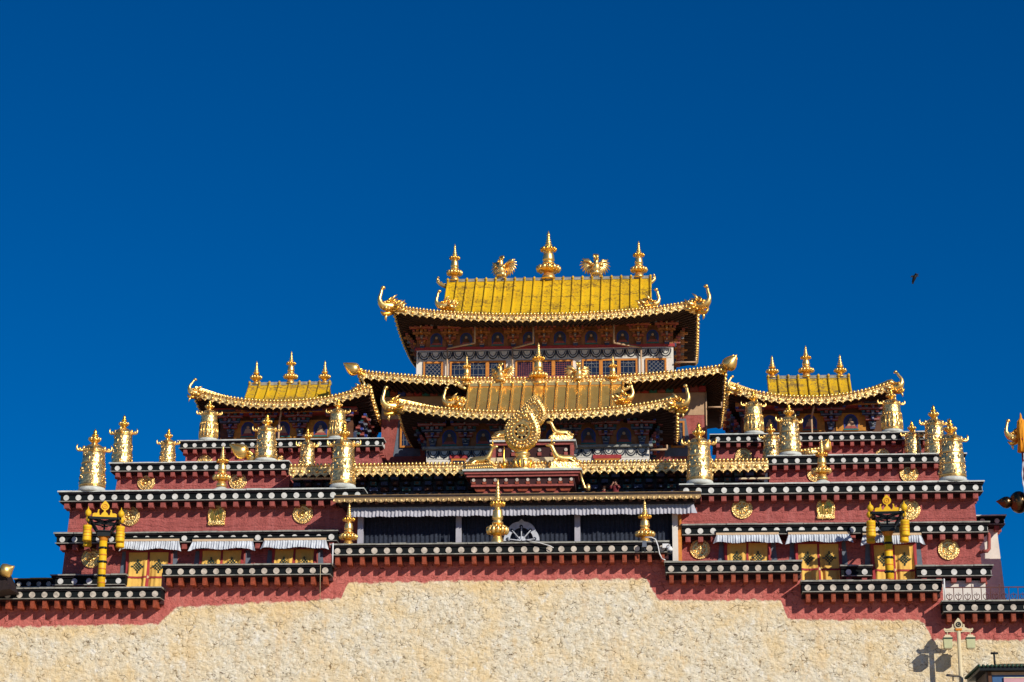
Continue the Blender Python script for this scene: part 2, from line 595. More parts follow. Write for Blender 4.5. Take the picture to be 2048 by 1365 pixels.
# ------------------------------------------------------------------ ground
def ground():
    m = MB()
    prof = [(-2500, -40), (-400, -6), (-150, 0), (-120, .0), (-60, 5.5), (-14, 13.4), (60, 13.6), (90, 16), (400, 30), (3500, 20)]
    xs = [-3500, -800, -200, -60, 0, 60, 200, 800, 3500]
    vs = [(x, y, z) for x in xs for y, z in prof]
    n = len(prof)
    fs = [(i*n+j, (i+1)*n+j, (i+1)*n+j+1, i*n+j+1) for i in range(len(xs)-1) for j in range(n-1)]
    m.add(vs, fs, 'earth')
    struct(m.build('ground'))
ground()

# ------------------------------------------------------------------ cornices
BRK = {}
def bracket_mesh(wd, ht, dp, mat):
    key = (round(wd, 3), round(ht, 3), round(dp, 3), mat)
    if key not in BRK:
        m = MB()
        m.box(-wd/2, wd/2, -dp, 0.05, -ht, 0, mat)
        m.box(-wd/2*.62, wd/2*.62, -dp-.015, -dp+.02, -ht*.85, -ht*.15, mat)
        o = m.build('bracket')
        BRK[key] = o.data
        bpy.data.objects.remove(o)
    return BRK[key]

def cornice(parent, x0, x1, zt, yw, pj, sp, k=1.0, rl=False, rr=False, slab='slab_stone', bm='bracket_red',
            dot='white_paint', bw=.30, loose=True, slope=0.0, name='cornice', phase=.5, bh=.33):
    """black painted eave band with white beam ends, over a row of brackets; wall face at yw, slab edge at yw-pj"""
    m = MB()
    hs_, hb, hd, hl, hk = .09*k, .13*k, .40*k, .05, bh*k
    z = zt
    # thin stone slabs on top, with uneven edge
    n = max(2, int((x1-x0)/.9))
    xa = x0-.06
    for i in range(n):
        xb = x0-.06+(x1-x0+.12)*(i+1)/n
        e = random.uniform(-.035, .035)
        t = random.uniform(-.02, .012)
        m.box(xa, xb-.006, yw-pj-.09+e, yw+.5, z-hs_, z+t, slab)
        xa = xb
    z -= hs_
    m.box(x0, x1, yw-pj, yw+.4, z-hb, z-.002, 'black_paint')
    z -= hb
    yd = yw-pj+.10*k
    ax0 = x0+(.10 if rl else 0)
    ax1 = x1-(.10 if rr else 0)
    m.box(ax0, ax1, yd, yw+.3, z-hd, z-.002, 'black_green')
    nd = max(1, int(round((ax1-ax0)/sp)))
    step = (ax1-ax0)/nd
    zc = z-hd*.52
    r = hd*.45
    xs = [ax0+(i+phase)*step for i in range(nd)]
    for x in xs:
        m.disc((x+random.uniform(-.02, .02), yd-.05, zc), r*random.uniform(.95, 1.03), .09, dot, 14)
    if rr or rl:
        for sx in ([ax0] if rl else [])+([ax1] if rr else []):
            for j in range(2):
                m.disc((sx-.05 if sx == ax0 else sx-.04, yd+.35+j*.75, zc), r, .09, dot, 12, 'x')
    z -= hd
    m.box(x0+.03, x1-.03, yd-.06, yw+.3, z-hl, z-.002, 'slab_stone')
    z -= hl
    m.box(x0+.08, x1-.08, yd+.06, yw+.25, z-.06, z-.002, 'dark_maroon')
    dp = pj*.80
    ye = yw
    co = None
    bmw = bracket_mesh(bw*k, hk, dp, bm)
    if not loose:
        for x in xs:
            m.box(x-bw*k/2, x+bw*k/2, yw-dp, yw+.05, z-hk, z-.06, bm)
    # side brackets and a stepped corbel at free ends
    for side, fl in ((-1, rl), (1, rr)):
        if fl:
            ex = x0+pj if side < 0 else x1-pj
            for j in range(3):
                yb = yw+.15+j*.75
                xx = sorted((ex-side*.05, ex+side*dp))
                m.box(xx[0], xx[1], yb, yb+bw, z-hk, z-.06, bm)
            for j in range(4):
                o2 = dp*(.62-.15*j)
                xx = sorted((ex-side*.05, ex+side*o2))
                m.box(xx[0], xx[1], yw+.02+.02*j, yw+.5, z-hk-.24*j-.2, z-hk-.24*j-.02, bm)
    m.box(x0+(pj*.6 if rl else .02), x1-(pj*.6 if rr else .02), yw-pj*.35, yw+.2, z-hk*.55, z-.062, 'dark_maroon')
    co = m.build(name, parent)
    if loose:
        for x in xs:
            b = bpy.data.objects.new('bracket', bmw)
            COL.objects.link(b)
            b.parent = co
            b.location = Vector((x, ye, z-.06))-origin(co)
    return zt-hs_-hb-hd-hl-hk

# ------------------------------------------------------------------ stone retaining wall with stepped parapet
YR = -6.0
def zmid(x0, x1, py, Y):
    return P((x0+x1)/2, py, Y).z
SEG = [(-70, 322, 1175), (325, 662, 1128), (662, 1337, 1085), (1330, 1603, 1122), (1603, 1883, 1160), (1885, 2120, 1200)]
stone = thing('stone_wall', (-9, YR, 13.4), 'huge cream rubble stone wall with red painted top below black stepped parapet', 'wall')
def stone_wall():
    edges = [P(-300, 1200, YR).x]+[P(x, 1150, YR).x for x in (323.5, 662, 1333.5, 1603, 1884)]+[P(2420, 1200, YR).x]
    zs = [zmid(a, b, y, YR-1.1)-.3 for a, b, y in SEG]
    poly = [(edges[0], 12.5), (edges[-1], 12.5)]
    for i in range(5, -1, -1):
        poly += [(edges[i+1], zs[i]), (edges[i], zs[i])]
    m = MB()
    m.prism(poly, YR, YR+2.2, 'cream_rubble')
    m.build('wall', stone)
    m = MB()
    m.box(edges[0], edges[-1], YR+2.2, 40, 12.5, 20.6, 'slab_stone')
    m.build('terrace_floor', stone)
    for i, (a, b, y) in enumerate(SEG):
        xa, xb = P(a, y, YR-1.1).x, P(b, y, YR-1.1).x
        if i == 0:
            xa = edges[0]
        if i == 5:
            xb = edges[-1]
        cornice(stone, xa, xb, zmid(a, b, y, YR-1.1), YR, 1.1, .735, slab='slab_stone', bm='bracket_vermilion', dot='white_worn',
                bw=.25, rl=False, rr=False, bh=.47)
stone_wall()

# ------------------------------------------------------------------ main hall: the two red wings
YH = -1.5
hall = thing('monastery_hall', (-9, YH, 20.6), 'long dark red monastery hall with black dotted cornices above the stone wall', 'building')
YD, YE = 2.5, 7.0
zc1 = {}
def wall_box(parent, x0, x1, y0, y1, z0, z1, mat, tl=0, tr=0, ty=0, name='wall'):
    m = MB()
    vs = [(x0-tl, y0, z0), (x1+tr, y0, z0), (x1+tr, y1, z0), (x0-tl, y1, z0), (x0, y0+ty, z1), (x1, y0+ty, z1), (x1, y1, z1), (x0, y1, z1)]
    m.add(vs, [(0, 3, 2, 1), (4, 5, 6, 7), (0, 1, 5, 4), (1, 2, 6, 5), (2, 3, 7, 6), (3, 0, 4, 7)], mat)
    return m.build(name, parent)

def hall_wings():
    # upper and lower cornice of each wing
    zl, zr = zmid(118, 728, 979, YH-1.0), zmid(1360, 1967, 964.5, YH-1.0)
    zc1['L'], zc1['R'] = zl, zr
    z2l, z2r = zmid(110, 668, 1063, YH-.95), zmid(1363, 1978, 1045.5, YH-.95)
    xl0, xl1 = P(118, 979, YH-1).x, P(727, 979, YH-1).x
    xr0, xr1 = P(1360, 964, YH-1).x, P(1967, 964, YH-1).x
    wl0, wl1 = xl0+.55, P(716, 1030, YH).x
    wr0, wr1 = P(1352, 1030, YH).x, xr1-.5
    wall_box(hall, wl0, wl1, YH, 32, 20.4, zl-.3, 'red_plaster', tl=.55)
    wall_box(hall, wr0, wr1, YH, 32, 20.4, zr-.3, 'red_plaster', tr=.45)
    cornice(hall, xl0, xl1, zl, YH, 1.0, .765, rl=True, slab='slab_white')
    cornice(hall, xr0, xr1, zr, YH, 1.0, .765, rr=True, slab='slab_white')
    cornice(hall, P(110, 1063, YH-.95).x, P(675, 1063, YH-.95).x, z2l, YH, .95, .765, rl=True)
    cornice(hall, P(1363, 1045, YH-.95).x, P(1978, 1045, YH-.95).x, z2r, YH, .95, .765, rr=True)
    # short sill cornices between the windows
    for a, b, y, l, r_ in ((103, 251, 1148.5, True, False), (1682, 1744, 1130, False, False), (1833, 1985, 1130, False, True)):
        cornice(hall, P(a, y, YH-1).x, P(b, y, YH-1).x, zmid(a, b, y, YH-1), YH, 1.0, .86, loose=False, rl=l, rr=r_)
    # cream base below the right hand sill cornice
    m = MB()
    x0, z1 = XZ(1884, 1158, YH-.3)
    x1 = P(1970, 1158, YH-.3).x
    m.box(x0, x1, YH-.35, YH+.2, 20.4, z1, 'white_wall')
    m.build('base_wall', hall)
hall_wings()

# ------------------------------------------------------------------ setback storeys
def storey(label, a, b, y, yw, sp, k, rl, rr, zb, wl=None, wr=None):
    pj = .7
    x0, x1 = P(a, y, yw-pj).x, P(b, y, yw-pj).x
    z = zmid(a, b, y, yw-pj)
    t = thing('setback_storey', ((x0+x1)/2, yw, zb), label, 'building', 'stepped back red storeys on the hall roof')
    wall_box(t, x0+(pj*.6 if rl else .05), x1-(pj*.6 if rr else .03), yw, yw+22, zb, z-.3, 'red_plaster', tl=.3 if rl else 0, tr=.3 if rr else 0)
    cornice(t, x0, x1, z, yw, pj, sp, k=k, rl=rl, rr=rr, slab='slab_white', phase=.55)
    return z
zD = {}
zD['DL'] = storey('low red storey with two gold discs, standing on the left wing roof', 220, 577, 923.5, YD, .725, .86, True, False, zc1['L']-.4)
zD['DR'] = storey('low red storey behind the bare finial on the right wing roof', 1536, 1932, 908.5, YD, .735, .86, False, True, zc1['R']-.4)
zD['EL'] = storey('narrow red storey directly under the left wing pavilion', 357, 766, 878.5, YE, .655, .80, True, True, zD['DL']-3)
zD['ER'] = storey('narrow red storey directly under the right wing pavilion', 1421, 1862, 865.5, YE, .66, .80, True, True, zD['DR']-3)

# small tower far right and low roof far left
def side_bits():
    x0, x1 = P(1950, 1030, 5).x, P(2011, 1030, 5).x
    z = P(1985, 1030, 5).z
    t = thing('corner_tower', ((x0+x1)/2, 5.8, 20.6), 'slim cream tower with dotted cornice just past the right end of the hall', 'building')
    wall_box(t, x0, x1-.5, 5.8, 14, 20.4, z-.3, 'white_wall', tr=.5)
    cornice(t, x0, x1, z, 5.8, .8, .76, k=.9, rr=True, slab='slab_white', dot='white_worn')
    x0, x1 = P(27, 1157, 1).x, P(125, 1157, 1).x
    z = P(66, 1155.5, 1).z
    t = thing('low_wall', ((x0+x1)/2, 2, 20.6), 'low black dotted parapet wall beyond the left end of the hall', 'wall')
    wall_box(t, x0+.2, x1, 2, 3, 20.4, z-.3, 'red_plaster')
    cornice(t, x0, x1, z, 2, .8, .66, k=.85, slab='paint_ochre', dot='white_worn', loose=False)
side_bits()

# ------------------------------------------------------------------ gilded eave band
def eave_band(parent, curve, name='eave_band', h=.62, unit=.25, mat='gold_band', up_beads=True, pend=True, th=.10, inward=(0, 1, 0)):
    """embossed gilt strip along a curve (list of points, strip top), beads on top and drops below"""
    pts = [Vector(p) for p in curve]
    L = [0]
    for i in range(1, len(pts)):
        L.append(L[-1]+(pts[i]-pts[i-1]).length)
    def at(s):
        s = max(0, min(L[-1]-1e-6, s))
        for i in range(1, len(pts)):
            if s <= L[i]:
                t = (s-L[i-1])/(L[i]-L[i-1])
                return pts[i-1].lerp(pts[i], t)
    inn = Vector(inward)
    m = MB()
    n = max(2, int(L[-1]/.5))
    hs2 = h*.68
    zt = -h*.10
    for i in range(n):
        a, b = at(L[-1]*i/n), at(L[-1]*(i+1)/n)
        for (d0, d1, o) in ((zt, zt-hs2*.30, 0), (zt-hs2*.30, zt-hs2*.40, .06), (zt-hs2*.40, zt-hs2, -.05)):
            vs = []
            for p in (a, b):
                for dz in (d0, d1):
                    for yy in (o, th):
                        q = p+inn*yy+Vector((0, 0, dz))
                        vs.append(q)
            m.add(vs, [(0, 4, 6, 2), (1, 3, 7, 5), (0, 1, 5, 4), (2, 6, 7, 3)], mat)
    if up_beads:
        k = int(L[-1]/unit)
        for i in range(k):
            p = at((i+.5)*L[-1]/k)
            m.ball((p.x-inn.x*.05, p.y-inn.y*.05, p.z-.02), unit*.40, 'gold', (1, 1, 1.25), 6)
    if pend:
        u = unit*2.1
        k = int(L[-1]/u)
        for i in range(k):
            s = (i+.5)*L[-1]/k
            p = at(s)
            q = at(s+.02)-at(s-.02)
            q.z = 0
            q.normalize()
            c = p+Vector((0, 0, zt-hs2*.66))-inn*.08
            m.ball(c, u*.23, 'gold', (1, 1, 1), 6)
            hh = h*.24
            top = p+Vector((0, 0, zt-hs2*.97))
            vs = [top-q*u*.46-inn*.04, top+q*u*.46-inn*.04, top+Vector((0, 0, -hh*.55))+q*u*.22-inn*.05, top+Vector((0, 0, -hh))-inn*.02, top+Vector((0, 0, -hh*.55))-q*u*.22-inn*.05]
            m.ball(top+Vector((0, 0, -hh))-inn*.05, u*.11, 'gold', (1, 1, 1), 5)
            vs += [v+inn*.07 for v in vs]
            m.add(vs, [(0, 1, 2, 3, 4), (9, 8, 7, 6, 5), (0, 4, 9, 5), (1, 6, 7, 2), (2, 7, 8, 3), (3, 8, 9, 4), (0, 5, 6, 1)], mat)
    return m.build(name, parent)

# ------------------------------------------------------------------ porch and central front
porch = None
def central():
    global porch
    yf = .6
    # central storey: carved dark panel with gilt frieze on its edge
    xl, xr = P(578, 950, yf).x, P(1537, 940, yf).x
    zf = P(1055, 925, yf).z
    t = thing('central_storey', (-9, 2, 24), 'dark carved storey front with long gold frieze between the two red wings', 'building')
    zb = P(1055, 990, 2.2).z-1.2
    m = MB()
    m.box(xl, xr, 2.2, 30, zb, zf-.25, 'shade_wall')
    m.build('wall', t)
    eave_band(t, [(xl, yf, zf), (xr, yf, zf)], 'gold_frieze', h=.80, unit=.24)
    m = MB()
    m.box(xl, xr, yf+.1, 2.3, zf-.5, zf-.02, 'slab_stone')
    m.build('terrace_edge', t)
    # two rows of little carved blocks in the shade under the frieze
    m = MB()
    zr0 = zf-.62
    sp = .70
    n = int((xr-xl)/sp)
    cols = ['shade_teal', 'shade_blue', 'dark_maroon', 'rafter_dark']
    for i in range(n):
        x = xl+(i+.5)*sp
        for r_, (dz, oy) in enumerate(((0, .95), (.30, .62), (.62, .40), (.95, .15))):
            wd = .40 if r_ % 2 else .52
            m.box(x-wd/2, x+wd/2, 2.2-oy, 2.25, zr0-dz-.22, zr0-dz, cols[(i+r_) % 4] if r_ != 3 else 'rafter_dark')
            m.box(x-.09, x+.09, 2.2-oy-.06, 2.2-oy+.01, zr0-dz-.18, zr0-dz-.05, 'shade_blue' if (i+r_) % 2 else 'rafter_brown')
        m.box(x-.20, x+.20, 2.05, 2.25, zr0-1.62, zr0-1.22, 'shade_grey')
    m.build('bracket_panel', t)
    m = MB()
    for a, b in ((582, 720), (1478, 1540)):
        p, q = P(a, 957, 1.2), P(b, 952, 1.2)
        z = (p.z+q.z)/2-.1
        m.box(p.x, q.x, 1.1, 1.25, z-.05, z+.05, 'lamp_cream')
    m.build('pipe', t)
    # porch
    yp = -4.0
    x0, x1 = P(668, 992, yp).x, P(1402, 986, yp).x
    z0 = P(1035, 986.5, yp).z
    porch = thing('porch', ((x0+x1)/2, -2.5, 20.6), 'wide dark timber porch with scalloped bronze eave at the centre of the facade', 'porch')
    m = MB()
    m.box(x0, x1, yp+.08, 2.2, z0-.30, z0-.02, 'rafter_dark')
    m.box(x0+.4, x1-.4, yp+.4, 2.2, z0-.62, z0-.3, 'rafter_dark')
    m.box(x0+.7, x1-.7, yp+.9, 2.2, z0-1.0, z0-.62, 'bracket_red')
    for i in range(int((x1-x0)/.55)):
        x = x0+.4+i*.55
        m.box(x-.1, x+.1, yp+.12, yp+1.0, z0-.52, z0-.3, 'rafter_brown')
    roof = m.build('roof', porch)
    # sloping bronze apron with scalloped edge
    m = MB()
    m.grid(lambda u, v: (x0+(x1-x0)*u, yp-.05+.35*(1-v), z0+.06-.36*v), 60, 2, 'bronze_dull', False)
    m.grid(lambda u, v: (x0+(x1-x0)*u, yp+.0+.35*(1-v), z0+.02-.36*v), 60, 2, 'bronze_dull', False)
    n = int((x1-x0)/.62)
    for i in range(n):
        x = x0+(i+.5)*(x1-x0)/n
        wv = .31
        poly = [(x-wv, z0-.28), (x+wv, z0-.28)]+[(x+wv*math.cos(a)*.98, z0-.30-.20*math.sin(a)) for a in [PI*q/8 for q in range(1, 8)]]
        m.prism(poly[::-1] if False else [poly[0]]+poly[2:][::-1]+[poly[1]], yp-.07, yp-.03, 'bronze_dull')
        m.ball((x-wv, yp-.06, z0-.36), .07, 'gold_band', (1, 1, 1.6), 6)
        m.ball((x, yp-.10, z0-.40), .10, 'gold_band', (1, .5, .8), 6)
    m.build('eave_band', roof)
    # posts
    zb = 20.6
    for px in (722, 918, 1155, 1350):
        x = P(px, 1050, -2.4).x
        m = MB()
        m.box(x-.17, x+.17, -2.62, -2.3, zb, z0-.6, 'cloth_grey' if px != 1350 else 'white_wall')
        m.build('post', porch)
    for px in (716, 1357):
        x = P(px, 1050, -2.2).x
        m = MB()
        m.box(x-.18, x+.18, -2.3, -1.4, zb, z0-.9, 'wood_orange' if px > 1000 else 'bracket_vermilion')
        m.build('side_post', porch)
    # valance
    xa, xb = P(704, 1015, -3.2).x, P(1386, 1010, -3.2).x
    zv = P(1045, 1010, -3.2).z
    m = MB()
    def val(u, v):
        x = xa+(xb-xa)*u
        fl = .06*math.sin(u*560)+.03*math.sin(u*131)
        e = abs(u-.5)*2
        return (x+(.25*v if e > .995 else 0)*(1 if u > .5 else -1), -3.2-.35*v+fl*(.3+v), zv-.72*v+.02*math.sin(u*90))
    m.grid(val, 700, 3, 'cloth_grey', True)
    val_o = m.build('valance', None, fix=False)
    tag(val_o, 'long grey white pleated cloth valance under the bronze porch eave', 'valance')
    # black yak hair curtain
    xa, xb = P(726, 1050, -2.2).x, P(1346, 1050, -2.2).x
    m = MB()
    m.grid(lambda u, v: (xa+(xb-xa)*u, -2.15+.05*math.sin(u*420)+.03*math.sin(u*97), z0-.7-(z0-.7-21.6)*v), 420, 2, 'yak_hair', True)
    m.box(xa, xb, -2.2, -2.12, 20.6, 21.6, 'cloth_grey')
    cur = thing('porch_curtain', ((xa+xb)/2, -2.2, 20.6), 'black woven curtain with half wheel emblem filling the porch opening', 'curtain')
    m.build('cloth', cur, fix=False)
    # white half wheel emblem on the curtain
    c = P(1043, 1082, -2.35)
    r = 34*MPP(1070, -2.35)
    m = MB()
    yo, yi = -2.36, -2.30
    seg = 18
    out, inn = [], []
    for i in range(seg+1):
        a = PI*i/seg
        k = 1.0+.06*abs(math.cos(3*a))+(.16 if i == seg//2 else 0)
        out.append((c.x+r*k*math.cos(a), c.z+r*k*1.12*math.sin(a)))
        inn.append((c.x+r*.70*math.cos(a), c.z+r*.78*math.sin(a)))
    for i in range(seg):
        m.prism([out[i], out[i+1], inn[i+1], inn[i]][::-1], yo, yi, 'cloth_white')
    for a in (PI/2, PI/2-.75, PI/2+.75, .12, PI-.12):
        p = Vector((c.x, yo+.02, c.z))
        q = Vector((c.x+r*.8*math.cos(a), yo+.02, c.z+r*.85*math.sin(a)))
        m.bar(p, q, .05, .16, 'cloth_white', (0, 1, 0))
        m.disc((q.x-.02, yo-.02, q.z), .11, .02, 'yak_hair', 10)
    m.prism([(c.x+r*.25*math.cos(PI*i/8), c.z+r*.28*math.sin(PI*i/8)) for i in range(9)], yo, yi, 'cloth_white')
    m.build('emblem', cur)
    # plinth of the wheel
    ypl = -.6
    x0p, x1p = P(929, 945, ypl).x, P(1160, 942, ypl).x
    zt = P(1045, 938, ypl).z
    zb = P(1045, 984, ypl).z-.4
    pl = thing('wheel_plinth', ((x0p+x1p)/2, ypl, zb), 'dark red timber plinth with white slab carrying the front golden wheel', 'plinth')
    m = MB()
    m.box(x0p+.75, x1p-.75, ypl+.6, 2.1, zb, zt-.9, 'bracket_red')
    m.box(x0p+.35, x1p-.35, ypl+.3, 2.1, zt-.95, zt-.45, 'dark_maroon')
    m.box(x0p, x1p, ypl, 2.1, zt-.30, zt-.14, 'bracket_red')
    m.box(x0p+.12, x1p-.12, ypl+.12, 2.1, zt-.46, zt-.30, 'bracket_red')
    m.build('base', pl)
    m = MB()
    m.box(x0p-.12, x1p+.12, ypl-.12, 2.2, zt-.13, zt, 'slab_white')
    m.build('slab', pl)
    m = MB()
    for i in range(10):
        x = x0p+.55+(x1p-x0p-1.1)*i/9
        m.disc((x, ypl+.24, zt-.64), .10, .08, 'white_worn', 10)
        m.box(x-.12, x+.12, ypl+.2, ypl+.5, zt-.92, zt-.76, 'bracket_vermilion')
    for i in range(7):
        x = x0p+.95+(x1p-x0p-1.9)*i/6
        m.prism([(x-.42, zt-1.08), (x-.25, zt-1.32), (x+.25, zt-1.32), (x+.42, zt-1.08)], ypl+.45, ypl+.7, 'bracket_vermilion')
    m.box(x0p+.4, x1p-.4, ypl+.24, ypl+.4, zt-1.06, zt-.93, 'bracket_red')
    m.build('carving', pl)
    m = MB()
    m.tube([(x1p-.05, ypl+.3, zt), (x1p+.12, ypl+.2, zt-.7), (x1p+.28, ypl+.2, zt-1.2), (x1p+.55, ypl+.2, zt-1.35)], [.07, .08, .10, .05], 'gold', 6)
    m.ball((x1p+.5, ypl+.2, zt-1.2), .16, 'gold', (1, 1, 1.6), 6)
    m.build('corner_ornament', pl)
    # rear plinth, narrower, on the terrace behind
    yq = 3.0
    x0q, x1q = P(981, 885, yq).x, P(1150, 882, yq).x
    zq = P(1065, 880, yq).z
    pq = thing('wheel_plinth', ((x0q+x1q)/2, yq, zf-.3), 'smaller dark red plinth with white slab standing behind the front wheel', 'plinth')
    m = MB()
    m.box(x0q+.35, x1q-.35, yq+.3, yq+2, zf-.4, zq-.1, 'dark_maroon')
    m.box(x0q+.1, x1q-.1, yq+.1, yq+2, zq-.32, zq-.12, 'bracket_red')
    for i in range(6):
        x = x0q+.6+(x1q-x0q-1.2)*i/5
        m.disc((x, yq+.22, zq-.62), .11, .09, 'white_worn', 10)
        m.box(x-.12, x+.12, yq+.2, yq+.4, zq-1.0, zq-.78, 'bracket_red')
    m.build('base', pq)
    m = MB()
    m.box(x0q-.05, x1q+.05, yq-.05, yq+2.1, zq-.12, zq, 'slab_white')
    m.build('slab', pq)
    m = MB()
    for sx in (x0q+.2, x1q-.2):
        m.box(sx-.12, sx+.12, yq+.1, yq+.35, zf-.4, zq-.33, 'bracket_red')
    m.build('corner_post', pq)
    # floor strips under the front wheel group
    m = MB()
    m.box(P(975, 930, .9).x, P(1110, 930, .9).x, .8, 1.0, zf-.3, P(1040, 916, .9).z, 'lamp_cream')
    m.build('backboard', pl)
    return dict(zplinth=zt, yplinth=ypl, zrear=zq, yrear=yq, zfrieze=zf, zporch=z0)
CEN = central()

# ------------------------------------------------------------------ pavilions
def bracket_set_bm(k=1.0, warm=True):
    m = MB()
    c1, c2, c3 = ('wood_orange', 'bracket_red', 'paint_tan') if warm else ('lattice_grey', 'shade_blue', 'lattice_grey')
    arm = ('wood_dark', 'bracket_red') if warm else ('shade_blue', 'bracket_red')
    blk = ('bracket_red', 'shade_grey', 'wood_orange', 'wood_dark') if warm else ('shade_teal', 'paint_blue', 'shade_grey', 'bracket_red')
    for i in range(4):
        z = i*.33*k
        hl = (.22+.24*i)*k
        y = -(.15+.30*i)*k
        m.box(-hl, hl, y-.09*k, y+.25*k, z+.02, z+.15*k, arm[i % 2])
        m.box(-hl*.96, hl*.96, y-.105*k, y-.085*k, z+.06*k, z+.085*k, c1)
        m.box(-.075*k, .075*k, y-.34*k, y+.3*k, z+.02, z+.17*k, blk[i])
        m.ball((0, y-.34*k, z+.09*k), .07*k, c3, (1, .5, 1), 6)
        for sx in ([-1, 0, 1] if i < 2 else [-1, -.5, 0, .5, 1]):
            x = sx*(hl-.07*k)
            m.box(x-.095*k, x+.095*k, y-.13*k, y+.1*k, z+.16*k, z+.31*k, blk[int(abs(sx)*2+i) % 4], tx=-.02)
            if (i+int(sx*2)) % 2:
                m.box(x-.10*k, x+.10*k, y-.14*k, y-.125*k, z+.275*k, z+.315*k, c1)
    m.box(-.16*k, .16*k, -.2*k, .05, -.22*k, .02, 'shade_blue', tx=-.04)
    m.box(-.17*k, .17*k, -.215*k, -.19*k, -.06*k, -.01, c3)
    return m

def painted_bm(wd, ht, board='paint_ochre'):
    """painted board: seated figure inside a blue halo"""
    m = MB()
    m.box(-wd/2, wd/2, 0, .05, 0, ht, board)
    arch = [(-.42, .10), (.42, .10)]+[(.46*math.cos(a), .50+.48*math.sin(a)) for a in [PI*q/10 for q in range(0, 11)]]
    m.prism([(x*ht*.85, z*ht*.95) for x, z in arch], -.03, .0, 'paint_blue')
    m.prism([(x*ht*.70, .08*ht+z*ht*.78) for x, z in arch], -.045, -.03, 'shade_blue')
    m.prism([(-.36*ht, .12*ht), (.36*ht, .12*ht), (.22*ht, .27*ht), (-.22*ht, .27*ht)], -.07, -.04, 'bracket_red')
    m.prism([(-.22*ht, .27*ht), (.22*ht, .27*ht), (.13*ht, .52*ht), (-.13*ht, .52*ht)], -.075, -.045, 'paint_tan' if board == 'paint_ochre' else 'rafter_brown')
    m.disc((0, -.08, .60*ht), .085*ht, .04, 'paint_tan', 10)
    m.prism([(-.42*ht, .04*ht), (.42*ht, .04*ht), (.38*ht, .11*ht), (-.38*ht, .11*ht)], -.06, .0, 'paint_teal')
    return m

def mesh_of(m, name):
    o = m.build(name)
    d = o.data
    bpy.data.objects.remove(o)
    return d

def inst(name, data, parent, loc, rz=0, sc=None):
    o = bpy.data.objects.new(name, data)
    COL.objects.link(o)
    o.parent = parent
    o.location = Vector(loc)-origin(parent)
    o.rotation_euler.z = rz
    if sc:
        o.scale = sc
    return o

BS_WARM = mesh_of(bracket_set_bm(1.0, True), 'bracket_set')
BS_COOL = mesh_of(bracket_set_bm(1.0, False), 'bracket_set')

